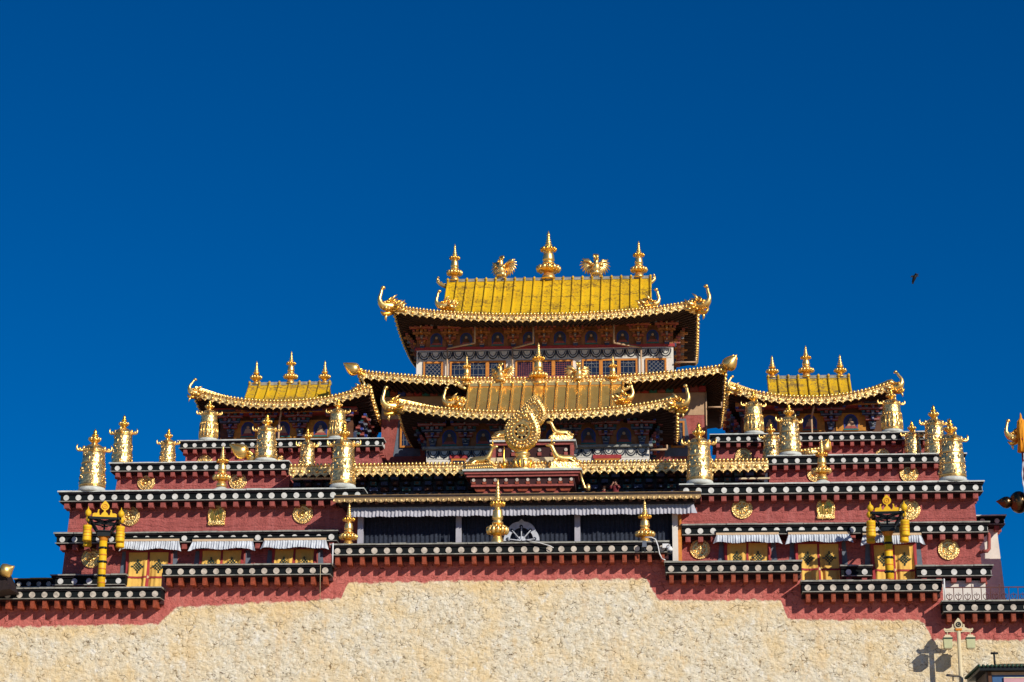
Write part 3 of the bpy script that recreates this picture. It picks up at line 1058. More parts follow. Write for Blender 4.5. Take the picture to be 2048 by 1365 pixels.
def roof(t, xe0, xe1, ye, yb, ze, lift, xk0, xk1, yk, zk, yr, zr, mat, ribs=.74, band=.62, liftp=2.6, soff=.34, body=None):
    """hip and gable roof: steep upper part over a shallow skirt with lifted corners.
    xe0..xe1, ye..yb eave rectangle; ze eave top at mid front; upper part xk0..xk1 from knee yk,zk to ridge yr,zr"""
    ykb = 2*yr-yk
    m = MB()
    def up_(u, v):
        c = -.35*math.sin(PI*v)
        return (xk0+(xk1-xk0)*u, yk+(yr-yk)*v, zk+(zr-zk)*v+c*.9)
    m.grid(up_, 8, 8, mat, True)
    m.grid(lambda u, v: (up_(u, v)[0], ykb-(up_(u, v)[1]-yk), up_(u, v)[2]), 8, 8, mat, True)
    # gable ends
    for x in (xk0+.25, xk1-.25):
        pts = [(x, up_(0, i/8)[1], up_(0, i/8)[2]-.05) for i in range(9)]
        pts += [(x, ykb-(up_(0, i/8)[1]-yk), up_(0, i/8)[2]-.05) for i in range(7, -1, -1)]
        m.add(pts, [list(range(len(pts)))], 'rafter_brown')
    # skirt
    IC = [Vector((xk0, yk, zk)), Vector((xk1, yk, zk)), Vector((xk1, ykb, zk)), Vector((xk0, ykb, zk))]
    OC = [Vector((xe0, ye, ze)), Vector((xe1, ye, ze)), Vector((xe1, yb, ze)), Vector((xe0, yb, ze))]
    def outer(i, u):
        p = OC[i].lerp(OC[(i+1) % 4], u)
        a = abs(2*u-1)
        p.z += lift*(.30*a*a+.70*a**liftp)
        return p
    def skirt(i):
        def fn(u, v):
            a = IC[i].lerp(IC[(i+1) % 4], u)
            b = outer(i, u)
            q = a.lerp(b, v)
            q.z -= .22*math.sin(PI*v)*(1-abs(2*u-1)**3)
            return q
        return fn
    for i in range(4):
        m.grid(skirt(i), 24, 5, mat, True)
    # hip ridges
    for i in range(4):
        m.bar(IC[i]+Vector((0, 0, .1)), OC[i]+Vector((0, 0, lift+.06)), .28, .24, 'gold')
    # ridge and gable borders
    m.box(xk0-.1, xk1+.1, yr-.16, yr+.16, zr-.12, zr+.10, 'slab_stone' if mat != 'roof_polished' else 'gold')
    rf = m.build('roof', t, fix=False)
    # raised seams
    m = MB()
    n = int(round((xk1-xk0)/ribs))
    for i in range(n+1):
        x = xk0+(xk1-xk0)*i/n
        pts = []
        for j in range(7):
            q = up_(0, j/6)
            pts.append((x, q[1]-.03, q[2]+.04))
        ur = (x-xe0)/(xe1-xe0)
        fo = skirt(0)
        ui = (x-xk0)/(xk1-xk0)
        if .03 < ui < .97:
            pts = [(fo(ui, v).x, fo(ui, v).y, fo(ui, v).z+.04) for v in (.9, .6, .3)]+pts
        m.tube(pts, .09, mat, 6)
        m.ball((x, yr-.2, zr+.06), .10, mat, (1, 1, 1.3), 6)
    m.build('seam', rf)
    # soffit and rafters
    m = MB()
    for i in range(4):
        f0 = skirt(i)
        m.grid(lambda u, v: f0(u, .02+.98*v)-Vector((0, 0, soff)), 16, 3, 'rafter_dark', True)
    m.build('soffit', rf, fix=False)
    m = MB()
    for i in (0, 1, 3):
        f0 = skirt(i)
        ln = (OC[(i+1) % 4]-OC[i]).length
        k = int(ln/.42)
        for j in range(k):
            u = (j+.5)/k
            a, b = f0(u, .985), f0(u, .30)
            dz = Vector((0, 0, soff+.07))
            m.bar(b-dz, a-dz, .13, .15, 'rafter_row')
    m.build('rafter_row', rf, fix=False)
    # gilt band on the four eaves
    for i, inn in ((0, (0, 1, 0)), (1, (-1, 0, 0)), (3, (1, 0, 0))):
        cv = [outer(i, u/32)+Vector((0, 0, .04)) for u in range(33)]
        if i == 0:
            eave_band(rf, cv, h=band, unit=.25, inward=inn)
        else:
            eave_band(rf, cv, h=band*.7, unit=.34, inward=inn, pend=True)
    return dict(outer=outer, rf=rf)

def lattice(t, x0, x1, z0, z1, y, kind):
    """orange framed window with a pale lattice over dark glass"""
    m = MB()
    fw = .13
    m.box(x0, x1, y-.10, y, z0, z0+fw, 'wood_orange')
    m.box(x0, x1, y-.10, y, z1-fw, z1, 'wood_orange')
    m.box(x0, x0+fw, y-.102, y, z0+fw, z1-fw, 'wood_orange')
    m.box(x1-fw, x1, y-.102, y, z0+fw, z1-fw, 'wood_orange')
    wn = m.build('window', t)
    m = MB()
    m.box(x0+fw, x1-fw, y-.03, y-.01, z0+fw, z1-fw, 'window_dark')
    m.build('pane', wn)
    m = MB()
    a0, a1, b0, b1 = x0+fw, x1-fw, z0+fw, z1-fw
    mat = 'lattice_grey' if kind != 2 else 'bracket_red'
    W, H = a1-a0, b1-b0
    t_ = .019
    if kind == 0:
        n = 4
        for i in range(-n, n+1):
            for s in (1, -1):
                xa = a0+W*i/n*1.0
                p = [xa, b0] if s > 0 else [xa, b1]
                # clip the diagonal to the window
                pts = []
                for q in range(21):
                    x = xa+W*1.2*q/20
                    z = (b0+H*1.2*q/20) if s > 0 else (b1-H*1.2*q/20)
                    if a0 <= x <= a1 and b0 <= z <= b1:
                        pts.append((x, y-.06, z))
                if len(pts) > 1:
                    m.bar(pts[0], pts[-1], t_, t_, mat, (0, 1, 0))
    elif kind == 1:
        for u in (.18, .5, .82):
            m.bar((a0+W*u, y-.06, b0), (a0+W*u, y-.06, b1), t_, t_, mat, (0, 1, 0))
        for v in (.25, .62, .85):
            m.bar((a0, y-.06, b0+H*v), (a1, y-.06, b0+H*v), t_, t_, mat, (0, 1, 0))
        m.tube([(a0+W*.5+W*.24*math.cos(PI*q/8), y-.06, b0+H*.58+H*.26*math.sin(PI*q/8)) for q in range(9)], t_*.6, mat, 4)
    else:
        for q in range(1, 7):
            m.bar((a0+W*q/7, y-.06, b0), (a0+W*q/7, y-.06, b1), t_, t_, mat, (0, 1, 0))
        for q in range(1, 8):
            m.bar((a0, y-.06, b0+H*q/8), (a1, y-.06, b0+H*q/8), t_, t_, mat, (0, 1, 0))
    m.build('lattice', wn)

def festoon(t, x0, x1, z1, h, y, sp=.9):
    m = MB()
    m.box(x0, x1, y-.03, y, z1-h, z1, 'paint_pale')
    n = max(1, int(round((x1-x0)/sp)))
    s = (x1-x0)/n
    for i in range(n):
        xc = x0+(i+.5)*s
        for r_, t_ in ((.42, .05), (.28, .035)):
            m.tube([(xc+s*r_*1.1*math.cos(a), y-.04, z1-h*.12+h*.85*r_*2*-math.sin(a)) for a in [PI*q/8 for q in range(9)]], t_, 'line_ink', 4)
        m.bar((x0+i*s, y-.035, z1-h*.02), (x0+i*s, y-.035, z1-h*.8), .05, .02, 'line_ink', (0, 1, 0))
        m.ball((x0+i*s, y-.03, z1-h*.2), .09, 'line_ink', (1, .3, 1), 6)
    m.box(x0, x1, y-.05, y-.02, z1-.05, z1, 'line_ink')
    m.build('festoon_frieze', t)

def downpipe(t, pts, r=.07):
    m = MB()
    for a, b in zip(pts[:-1], pts[1:]):
        m.tube([a, b], r, 'paint_tan', 6)
    m.build('downpipe', t)

def beam_row(t, x0, x1, z, y, warm=True):
    """painted beam with dark cartouches above the bracket sets"""
    m = MB()
    m.box(x0, x1, y-1.0, y, z, z+.34, 'bracket_red')
    m.box(x0, x1, y-1.06, y-1.0, z, z+.07, 'wood_orange')
    m.box(x0, x1, y-1.05, y-1.0, z+.27, z+.34, 'paint_red')
    n = max(1, int((x1-x0)/1.9))
    s = (x1-x0)/n
    for i in range(n):
        m.box(x0+(i+.2)*s, x0+(i+.8)*s, y-1.03, y-1.0, z+.10, z+.25, 'paint_blue' if i % 2 else 'line_ink')
        m.box(x0+(i-.12)*s+.25, x0+(i+.12)*s, y-1.03, y-1.0, z+.10, z+.25, 'wood_orange')
    m.build('beam', t)

PAV = {}
def top_pavilion():
    ye, yb, Y = 17.0, 33.0, 20.5
    xe0, xe1 = P(789, 615, ye).x, P(1394, 608, ye).x
    ze = P(1092, 629, ye).z
    yr = 25.0
    zr = P(1097, 559, yr).z
    xk0, xk1 = P(896, 562, yr).x, P(1301, 558, yr).x
    t = thing('pavilion', ((xe0+xe1)/2, Y, 36), 'topmost pavilion with bright yellow roof and white lattice windowed wall', 'pavilion', 'gilt roofed pavilions')
    r_ = roof(t, xe0, xe1, ye, yb, ze, .82, xk0, xk1, 20.2, ze+.42, yr, zr, 'roof_yellow')
    x0, x1 = P(833, 720, Y).x, P(1347, 715, Y).x
    zw = P(1090, 695, Y).z
    wall_box(t, x0, x1, Y, 30, 36, zw, 'white_wall')
    wall_box(t, x0, x1, Y, 30, zw+.02, ze+.1, 'wood_dark', name='upper_wall')
    m = MB()
    m.box(x0-.1, x1+.1, Y-.12, Y+.1, zw-.10, zw+.10, 'cloth_red')
    m.build('string_course', t)
    # side walls carry brackets too
    pm = mesh_of(painted_bm(1.5, 1.15, 'wood_dark'), 'painted_panel')
    xs = [P(p, 690, Y).x for p in (845, 901, 964, 1027, 1089, 1151, 1214, 1277, 1334)]
    for i, x in enumerate(xs):
        inst('bracket_set', BS_WARM, t, (x, Y-.05, zw+.28), sc=(.92, .95, 1.02))
    for i in range(8):
        inst('painted_panel', pm, t, ((xs[i]+xs[i+1])/2, Y-.06, zw+.12))
    for j in range(4):
        inst('bracket_set', BS_WARM, t, (x1+.03, Y+.6+j*2.2, zw+.28), rz=PI/2, sc=(.92, .95, 1.02))
        inst('bracket_set', BS_WARM, t, (x0-.03, Y+.6+j*2.2, zw+.28), rz=-PI/2, sc=(.92, .95, 1.02))
    beam_row(t, x0-.6, x1+.6, zw+1.62, Y)
    festoon(t, x0+.15, x1-.15, zw-.2, .75, Y, .83)
    zt = P(1090, 721, Y).z
    zb = P(1090, 760, Y).z
    for a, b, k in ((847, 886, 0), (900, 938, 1), (938, 975, 1), (975, 1012, 1), (1031, 1069, 2), (1069, 1107, 2), (1107, 1146, 2),
                    (1164, 1202, 1), (1202, 1238, 1), (1238, 1275, 1), (1291, 1333, 0)):
        lattice(t, P(a, 735, Y).x, P(b, 735, Y).x, zb, zt, Y-.02, k)
    for a, b in ((950, 895), (1067, 1025), (1228, 1282)):
        xa, xb = P(a, 690, Y-1.3).x, P(b, 690, Y-.3).x
        zz = P(a, 690, Y-1.0).z
        downpipe(t, [(xa, Y-1.5, ze-.1), (xa, Y-1.5, zz), (xb, Y-.3, zz-.05), (xb, Y-.3, 38)])
    xq = P(1392, 725, Y).x
    downpipe(t, [(x1+.1, Y-.2, P(1390, 726, Y).z), (xq, Y-.2, P(1390, 726, Y).z), (xq, Y-.2, P(1390, 716, Y).z)], .06)
    PAV['top'] = dict(ze=ze, zr=zr, yr=yr, ye=ye, **r_)

def mid_pavilion():
    ye, yb, Y = 11.0, 27.5, 14.5
    xe0, xe1 = P(720, 742, ye).x, P(1449, 735, ye).x
    ze = P(1085, 757, ye).z
    t = thing('pavilion', ((xe0+xe1)/2, Y, 31), 'broad middle pavilion with golden flame buds on the corners of its eave', 'pavilion', 'gilt roofed pavilions')
    yr = 20.0
    r_ = roof(t, xe0, xe1, ye, yb, ze, .72, P(800, 750, yr).x, P(1370, 750, yr).x, 18.2, ze+.5, yr, ze+1.0, 'gold_band', ribs=1.4)
    x0, x1 = P(763, 860, Y).x, P(1414, 850, Y).x
    z1 = P(1085, 790, Y).z
    z2 = P(1085, 834, Y).z-.02
    wall_box(t, x0-.02, x1+.02, Y, 25, z2, z1, 'paint_tan', name='plain_band')
    wall_box(t, x0, x1, Y+.02, 25, z1+.02, ze+.1, 'wood_dark', name='upper_wall')
    wall_box(t, x0, x1, Y, 25, 30.5, z2-.02, 'red_plaster_smooth')
    m = MB()
    n = 40
    cols = ['paint_teal', 'bracket_vermilion', 'paint_blue', 'bracket_red', 'cloth_red', 'paint_teal', 'bracket_red']
    for i in range(n):
        xa = x0+(x1-x0)*i/n
        xb = x0+(x1-x0)*(i+1)/n
        m.box(xa+.03, xb-.03, Y-.3, Y+.05, z1+.02, z1+.42, cols[i % 7])
        m.box(xa+.1, xb-.1, Y-.55, Y+.05, z1+.44, z1+.70, cols[(i+3) % 7])
        m.ball(((xa+xb)/2, Y-.6, z1+.86), .13, 'paint_teal' if i % 2 else 'wood_orange', (1, 1, 1), 6)
    m.box(x0-.2, x1+.2, Y-.7, Y, z1+1.02, z1+1.2, 'bracket_red')
    m.build('beam_ends', t)
    # windows on the red wall at either side
    for a, b in ((797, 832), (1338, 1373)):
        xa, xb = P(a, 870, Y).x, P(b, 870, Y).x
        zt, zb = P(a, 838, Y).z, P(a, 905, Y).z
        m = MB()
        m.add([(xa-.35, Y-.02, zb-.3), (xb+.35, Y-.02, zb-.3), (xb-.02, Y-.02, zt), (xa+.02, Y-.02, zt),
               (xa-.35, Y+.05, zb-.3), (xb+.35, Y+.05, zb-.3), (xb-.02, Y+.05, zt), (xa+.02, Y+.05, zt)],
              [(0, 1, 2, 3), (0, 4, 5, 1), (1, 5, 6, 2), (2, 6, 7, 3), (3, 7, 4, 0)], 'window_surround')
        m.build('window_surround', t)
        lattice(t, xa+.12, xb-.12, zb+.3, zt-.2, Y-.05, 1)
    xq = P(1443, 815, Y).x
    downpipe(t, [(x1+.1, Y-.2, P(1443, 816, Y).z), (xq, Y-.2, P(1443, 816, Y).z), (xq, Y-.2, P(1443, 806, Y).z)], .06)
    downpipe(t, [(x1-.04, Y-.08, z1), (x1-.04, Y-.08, 31)], .05)
    PAV['mid'] = dict(ze=ze, ye=ye, **r_)

def front_pavilion():
    ye, yb, Y = 5.5, 17.0, 8.5
    xe0, xe1 = P(797, 806, ye).x, P(1352, 800, ye).x
    ze = P(1070, 824, ye).z
    yr = 11.0
    zr = P(1085, 769, yr).z
    t = thing('pavilion', ((xe0+xe1)/2, Y, 30), 'front pavilion with polished mirror gold roof, just behind the golden wheel', 'pavilion', 'gilt roofed pavilions')
    r_ = roof(t, xe0, xe1, ye, yb, ze, .80, P(938, 770, yr).x, P(1246, 766, yr).x, 7.7, ze+.28, yr, zr, 'roof_polished', ribs=.76)
    x0, x1 = P(853, 900, Y).x, P(1298, 895, Y).x
    zw = P(1075, 896, Y).z
    wall_box(t, x0, x1, Y, 15.5, 29.5, zw, 'white_wall')
    wall_box(t, x0, x1, Y, 15.5, zw+.02, ze+.1, 'wood_dark', name='upper_wall')
    m = MB()
    m.box(x0-.25, x1+.25, Y-.30, Y+.1, zw-.06, zw+.10, 'slab_stone')
    m.build('string_course', t)
    pm = mesh_of(painted_bm(1.7, 1.25, 'wood_dark'), 'painted_panel')
    xs = [P(p, 880, Y).x for p in (866, 932, 1002, 1072, 1142, 1212, 1284)]
    for x in xs:
        inst('bracket_set', BS_COOL, t, (x, Y-.05, zw+.34), sc=(1, .8, 1.05))
    for i in range(6):
        inst('painted_panel', pm, t, ((xs[i]+xs[i+1])/2, Y-.06, zw+.14))
    for j in range(3):
        inst('bracket_set', BS_COOL, t, (x1+.03, Y+.6+j*2.2, zw+.34), rz=PI/2, sc=(1, .8, 1.05))
        inst('bracket_set', BS_COOL, t, (x0-.03, Y+.6+j*2.2, zw+.34), rz=-PI/2, sc=(1, .8, 1.05))
    beam_row(t, x0-.5, x1+.5, zw+1.74, Y, False)
    festoon(t, x0+.1, x1-.1, zw-.1, .62, Y, .75)
    for a, b in ((900, 935), (1186, 1243)):
        xa, xb = P(a, 915, Y).x, P(b, 915, Y).x
        z = P(a, 911, Y).z
        m = MB()
        m.box(xa, xb, Y-.14, Y, z-.25, z, 'cloth_red')
        m.box(xa+.1, xb-.1, Y-.12, Y, z-1.6, z-.25, 'wood_orange')
        m.box(xa+.2, xb-.2, Y-.13, Y-.11, z-1.5, z-.4, 'window_dark')
        m.build('window', t)
    xq = P(1334, 900, Y).x
    downpipe(t, [(x1+.1, Y-.4, P(1334, 903, Y).z), (xq, Y-.4, P(1334, 902, Y).z), (xq, Y-.4, P(1334, 893, Y).z)], .07)
    PAV['front'] = dict(ze=ze, zr=zr, yr=yr, ye=ye, **r_)

def wing_pavilion(key, label, e0, e1, ey, k0, k1, ridge_y, b0, b1, by, sets, panels, zbase, lift, pipe):
    ye, Y, yb = 9.5, 12.0, 20.5
    xe0, xe1 = P(e0, ey, ye).x, P(e1, ey, ye).x
    ze = P((e0+e1)/2, ey, ye).z
    yr = 14.2
    zr = P((k0+k1)/2, ridge_y, yr).z
    t = thing('pavilion', ((xe0+xe1)/2, Y, zbase), label, 'pavilion', 'gilt roofed pavilions')
    r_ = roof(t, xe0, xe1, ye, yb, ze, lift, P(k0, ridge_y, yr).x, P(k1, ridge_y, yr).x, 11.4, ze+.30, yr, zr, 'roof_lichen', ribs=.70, liftp=2.1)
    x0, x1 = P(b0, by, Y).x, P(b1, by, Y).x
    zw = P((b0+b1)/2, by, Y).z
    wall_box(t, x0, x1, Y, 18.5, zbase, ze+.1, 'rafter_brown')
    pm = mesh_of(painted_bm(2.0, 1.25, 'paint_ochre'), 'painted_panel')
    for p in sets:
        inst('bracket_set', BS_COOL, t, (P(p, by, Y).x, Y-.05, zw+.25), sc=(1, .8, .98))
    for p in panels:
        inst('painted_panel', pm, t, (P(p, by, Y).x, Y-.06, zw-.05))
    for j in range(3):
        inst('bracket_set', BS_COOL, t, (x1+.03, Y+.6+j*2.0, zw+.25), rz=PI/2, sc=(1, .8, .98))
        inst('bracket_set', BS_COOL, t, (x0-.03, Y+.6+j*2.0, zw+.25), rz=-PI/2, sc=(1, .8, .98))
    beam_row(t, x0-.4, x1+.4, zw+1.52, Y, False)
    xp = P(pipe, 850, Y-1).x
    downpipe(t, [(xp+.1, Y-1.5, ze-.3), (xp-.1, Y-1.2, zw+.6), (xp-.1, Y-1.2, zbase)])
    PAV[key] = dict(ze=ze, zr=zr, yr=yr, ye=ye, **r_)

top_pavilion()
mid_pavilion()
front_pavilion()
wing_pavilion('L', 'small pavilion with lichen mottled yellow roof above the left wing', 388, 738, 803, 500, 660, 768, 440, 705, 875,
              (462, 530, 600, 682), (496, 566, 641), zD['EL']-.3, .95, 562)
wing_pavilion('R', 'small pavilion with lichen mottled yellow roof above the right wing', 1458, 1786, 794, 1536, 1697, 755, 1483, 1765, 862,
              (1500, 1578, 1662, 1745), (1540, 1620, 1702), zD['ER']-.3, .95, 1626)

# ------------------------------------------------------------------ gilded ornaments: models
def finial_model(tall):
    """roof finial of unit height: foot, lotus bowl, spire"""
    t = thing('roof_finial', (0, 0, 0), 'gilded roof finial', 'finial')
    m = MB()
    if tall:
        m.lathe([(.145, 0), (.138, .03), (.122, .07), (.095, .11), (.088, .14)], 'gold', seg=18)
        m.build('foot', t)
        m = MB()
        m.lathe([(.085, .135), (.14, .155), (.20, .185), (.205, .21), (.165, .25), (.12, .28), (.085, .305)], 'gold_amber', seg=24)
        for k in range(13):
            a = 2*PI*k/13
            m.ball((.20*math.cos(a), .20*math.sin(a), .212), .047, 'gold', (1, 1, 1.3), 7)
        for k in range(11):
            a = 2*PI*k/11
            m.ball((.145*math.cos(a), .145*math.sin(a), .268), .027, 'gold', (1, 1, 1), 5)
        m.build('lotus_bowl', t)
        m = MB()
        m.lathe([(.085, .30), (.118, .315), (.118, .335), (.088, .35), (.088, .365), (.112, .38), (.115, .405), (.10, .50), (.095, .52), (.055, .535),
                 (.055, .553), (.115, .58), (.14, .602), (.115, .632), (.065, .652), (.052, .675), (.072, .695), (.072, .71), (.048, .73),
                 (.048, .74), (.060, .76), (.038, .782), (.038, .79), (.050, .808), (.03, .828), (.03, .838), (.040, .853), (.024, .872),
                 (.024, .882), (.034, .90), (.034, .915), (.024, .94), (.012, .97), (.002, 1.0)], 'gold', seg=18)
        for k in range(11):
            a = 2*PI*k/11
            m.ball((.132*math.cos(a), .132*math.sin(a), .610), .034, 'gold_amber', (1, 1, 1.2), 6)
        m.build('spire', t)
    else:
        m = MB()
        m.lathe([(.20, 0), (.17, .04), (.10, .09), (.09, .14)], 'gold', seg=14)
        m.build('foot', t)
        m = MB()
        m.lathe([(.10, .13), (.19, .18), (.245, .25), (.23, .32), (.15, .40), (.10, .44)], 'gold_amber', seg=20)
        for k in range(11):
            a = 2*PI*k/11
            m.ball((.235*math.cos(a), .235*math.sin(a), .285), .06, 'gold', (1, 1, 1.2), 6)
        m.build('lotus_bowl', t)
        m = MB()
        m.lathe([(.10, .43), (.15, .47), (.14, .51), (.085, .54), (.085, .56), (.115, .595), (.075, .63), (.07, .65), (.09, .68), (.06, .71),
                 (.055, .73), (.07, .76), (.045, .79), (.04, .81), (.055, .85), (.05, .89), (.02, .95), (.002, 1)], 'gold', seg=14)
        m.build('spire', t)
    return Proto(t)
FIN_T, FIN_S = finial_model(True), finial_model(False)

def banner_model(ribbed):
    """cylindrical victory banner, body diameter 1"""
    t = thing('victory_banner', (0, 0, 0), 'gilded cylinder banner', 'victory banner')
    m = MB()
    m.lathe([(.53, 0), (.53, .10), (.50, .16), (.46, .19)], 'slab_white', seg=24)
    m.build('plinth', t)
    m = MB()
    g = 'gold_relief' if not ribbed else 'gold_fine_relief'
    pf = [(.50, .17), (.505, .22)]
    for i in range(13):
        f = i/12
        pf.append((.50-.085*f, .22+1.40*f))
    pf += [(.43, 1.63), (.43, 1.68), (.40, 1.74), (.33, 1.82), (.24, 1.88), (.15, 1.92), (.11, 1.96)]
    m.lathe(pf, g, seg=36)
    for z, rr in ((.25, .505), (.70, .478), (1.14, .452), (1.60, .425)):
        m.lathe([(rr-.01, z-.03), (rr+.012, z-.02), (rr+.016, z), (rr+.012, z+.02), (rr-.01, z+.03)], 'gold', seg=36)
    rnd = random.Random(3)
    if ribbed:
        for k in range(16):
            a = 2*PI*k/16
            m.tube([(.497*math.cos(a), .497*math.sin(a), .30), (.47*math.cos(a), .47*math.sin(a), .95)], .035, 'gold', 5)
        for k in range(20):
            a = 2*PI*k/20
            m.ball((.455*math.cos(a), .455*math.sin(a), 1.05), .045, 'gold', (1, 1, 1.4), 5)
    else:
        # raised figures and scrolls
        for k in range(70):
            a = rnd.uniform(0, 2*PI)
            z = rnd.choice([rnd.uniform(.34, .64), rnd.uniform(.78, 1.08), rnd.uniform(1.22, 1.54)])
            rr = .50-.085*(z-.22)/1.4
            m.ball((rr*math.cos(a), rr*math.sin(a), z), rnd.uniform(.03, .065), 'gold_relief', (.8, .8, rnd.uniform(.8, 2.0)), 5)
    for k in range(24):
        a = 2*PI*k/24
        m.ball((.425*math.cos(a), .425*math.sin(a), 1.66), .035, 'gold', (1, 1, 1), 5)
    m.build('body', t)
    m = MB()
    m.lathe([(.11, 1.94), (.12, 1.98), (.20, 2.04), (.225, 2.11), (.19, 2.16), (.10, 2.21), (.11, 2.25), (.14, 2.29), (.08, 2.34), (.06, 2.37), (.085, 2.42), (.05, 2.47), (.005, 2.55)], 'gold_amber', seg=16)
    for k in range(9):
        a = 2*PI*k/9
        m.ball((.205*math.cos(a), .205*math.sin(a), 2.13), .06, 'gold', (1, 1, 1.2), 6)
    m.build('finial', t)
    hd = None
    for k in range(4):
        a = R(12)+k*PI/2
        ca, sa = math.cos(a), math.sin(a)
        m = MB()
        pts = [(.40, 1.70), (.50, 1.66), (.60, 1.66), (.66, 1.72), (.67, 1.82), (.64, 1.90)]
        m.tube([(r_*ca, r_*sa, z) for r_, z in pts], [.055, .05, .05, .05, .035, .02], 'gold', 6)
        m.ball((.55*ca, .55*sa, 1.72), .07, 'gold', (1, 1, 1), 6)
        m.ball((.40*ca, .40*sa, 1.76), .07, 'gold', (1, 1, 1.5), 6)
        m.build('hook', t)
    return Proto(t)
BAN_A, BAN_B = banner_model(False), banner_model(True)

def disc_model(kind):
    t = thing('gold_medallion', (0, 0, 0), 'round gold medallion', 'medallion')
    m = MB()
    M = Matrix.Rotation(R(90), 4, 'X')
    m.lathe([(0.001, -.12), (.98, -.12), (1.0, -.02), (.99, .03), (.93, .06), (.90, .03), (.80, .05), (.74, .08), (.66, .09), (.62, .05), (.58, .02), (.55, .02), (.45, .04), (.2, .07), (.001, .09)], 'gold_fine_relief', seg=36, M=M)
    m.build('plate', t)
    m = MB()
    for k in range(28):
        a = 2*PI*k/28
        m.ball((.86*math.cos(a), -.05, .86*math.sin(a)), .055, 'gold', (1, .7, 1), 5)
    m.ring((0, 0, 0), .58, .66, -.10, 0, 'gold', 28)
    m.build('rim', t)
    m = MB()
    if kind == 0:
        for k in range(8):
            a = 2*PI*k/8
            m.bar((0, -.07, 0), (.54*math.cos(a), -.07, .54*math.sin(a)), .07, .08, 'gold', (0, 1, 0))
            m.ball((.46*math.cos(a+.39), -.05, .46*math.sin(a+.39)), .08, 'gold_amber', (1, .6, 1), 6)
        m.ball((0, -.08, 0), .17, 'gold', (1, .7, 1), 8)
    elif kind == 1:
        for x, z, r_ in ((-.18, .1, .2), (.15, .22, .16), (.2, -.12, .2), (-.1, -.25, .18), (0, 0, .12), (.33, .05, .1), (-.34, -.08, .12)):
            m.ball((x, -.06, z), r_, 'gold', (1, .5, 1), 7)
            m.ball((x*1.25+.04, -.05, z*1.25-.03), r_*.5, 'gold_amber', (1, .5, 1), 6)
    else:
        m.tube([(-.35, -.06, -.25), (-.2, -.07, .1), (.05, -.07, .35), (.3, -.06, .2), (.3, -.06, -.1), (.05, -.07, -.3), (-.15, -.07, -.15), (0, -.07, .05)], [.09, .1, .1, .1, .1, .1, .09, .07], 'gold', 6)
        m.ball((.02, -.08, .05), .14, 'gold_amber', (1, .6, 1), 7)
        m.ball((0, -.05, .44), .08, 'gold', (1, .6, 1), 6)
        m.ball((0, -.05, -.45), .08, 'gold', (1, .6, 1), 6)
    m.build('relief', t)
    return Proto(t)
DISC = [disc_model(0), disc_model(1), disc_model(2)]

def shield_model():
    """gold plaque: monogram panel inside a beaded flame frame; half width 1"""
    t = thing('gold_plaque', (0, 0, 0), 'gold shield plaque', 'plaque')
    out = [(-.95, -1.15), (.95, -1.15), (.98, -.95), (.86, -.88), (1.0, -.2), (.98, .35), (.80, .75), (.5, .98), (.25, 1.08), (0, 1.28), (-.25, 1.08), (-.5, .98), (-.80, .75), (-.98, .35), (-1.0, -.2), (-.86, -.88), (-.98, -.95)]
    m = MB()
    m.prism(out, -.10, .12, 'gold_fine_relief')
    m.prism([(x*.70, z*.66+.05) for x, z in out[4:-1]] + [(-.55, -.62), (.55, -.62)], -.13, -.10, 'gold_amber')
    m.build('plate', t)
    m = MB()
    for i in range(len(out)):
        a, b = Vector((*out[i],)), Vector((*out[(i+1) % len(out)],))
        n = max(1, int((b-a).length/.16))
        for k in range(n):
            p = a.lerp(b, k/n)
            m.ball((p.x*.92, -.10, p.y*.92), .085, 'gold', (1, .7, 1), 5)
    m.build('rim', t)
    m = MB()
    m.tube([(-.3, -.14, -.5), (-.25, -.15, .1), (-.05, -.15, .5), (.2, -.15, .35), (.1, -.15, 0), (.3, -.15, -.45)], .07, 'gold', 5)
    for x, z in ((0, .62), (.3, .1), (-.32, .3), (0, -.2), (.05, -.55)):
        m.ball((x, -.13, z), .10, 'gold', (1, .6, 1.3), 6)
    m.build('relief', t)
    return Proto(t)
SHIELD = shield_model()

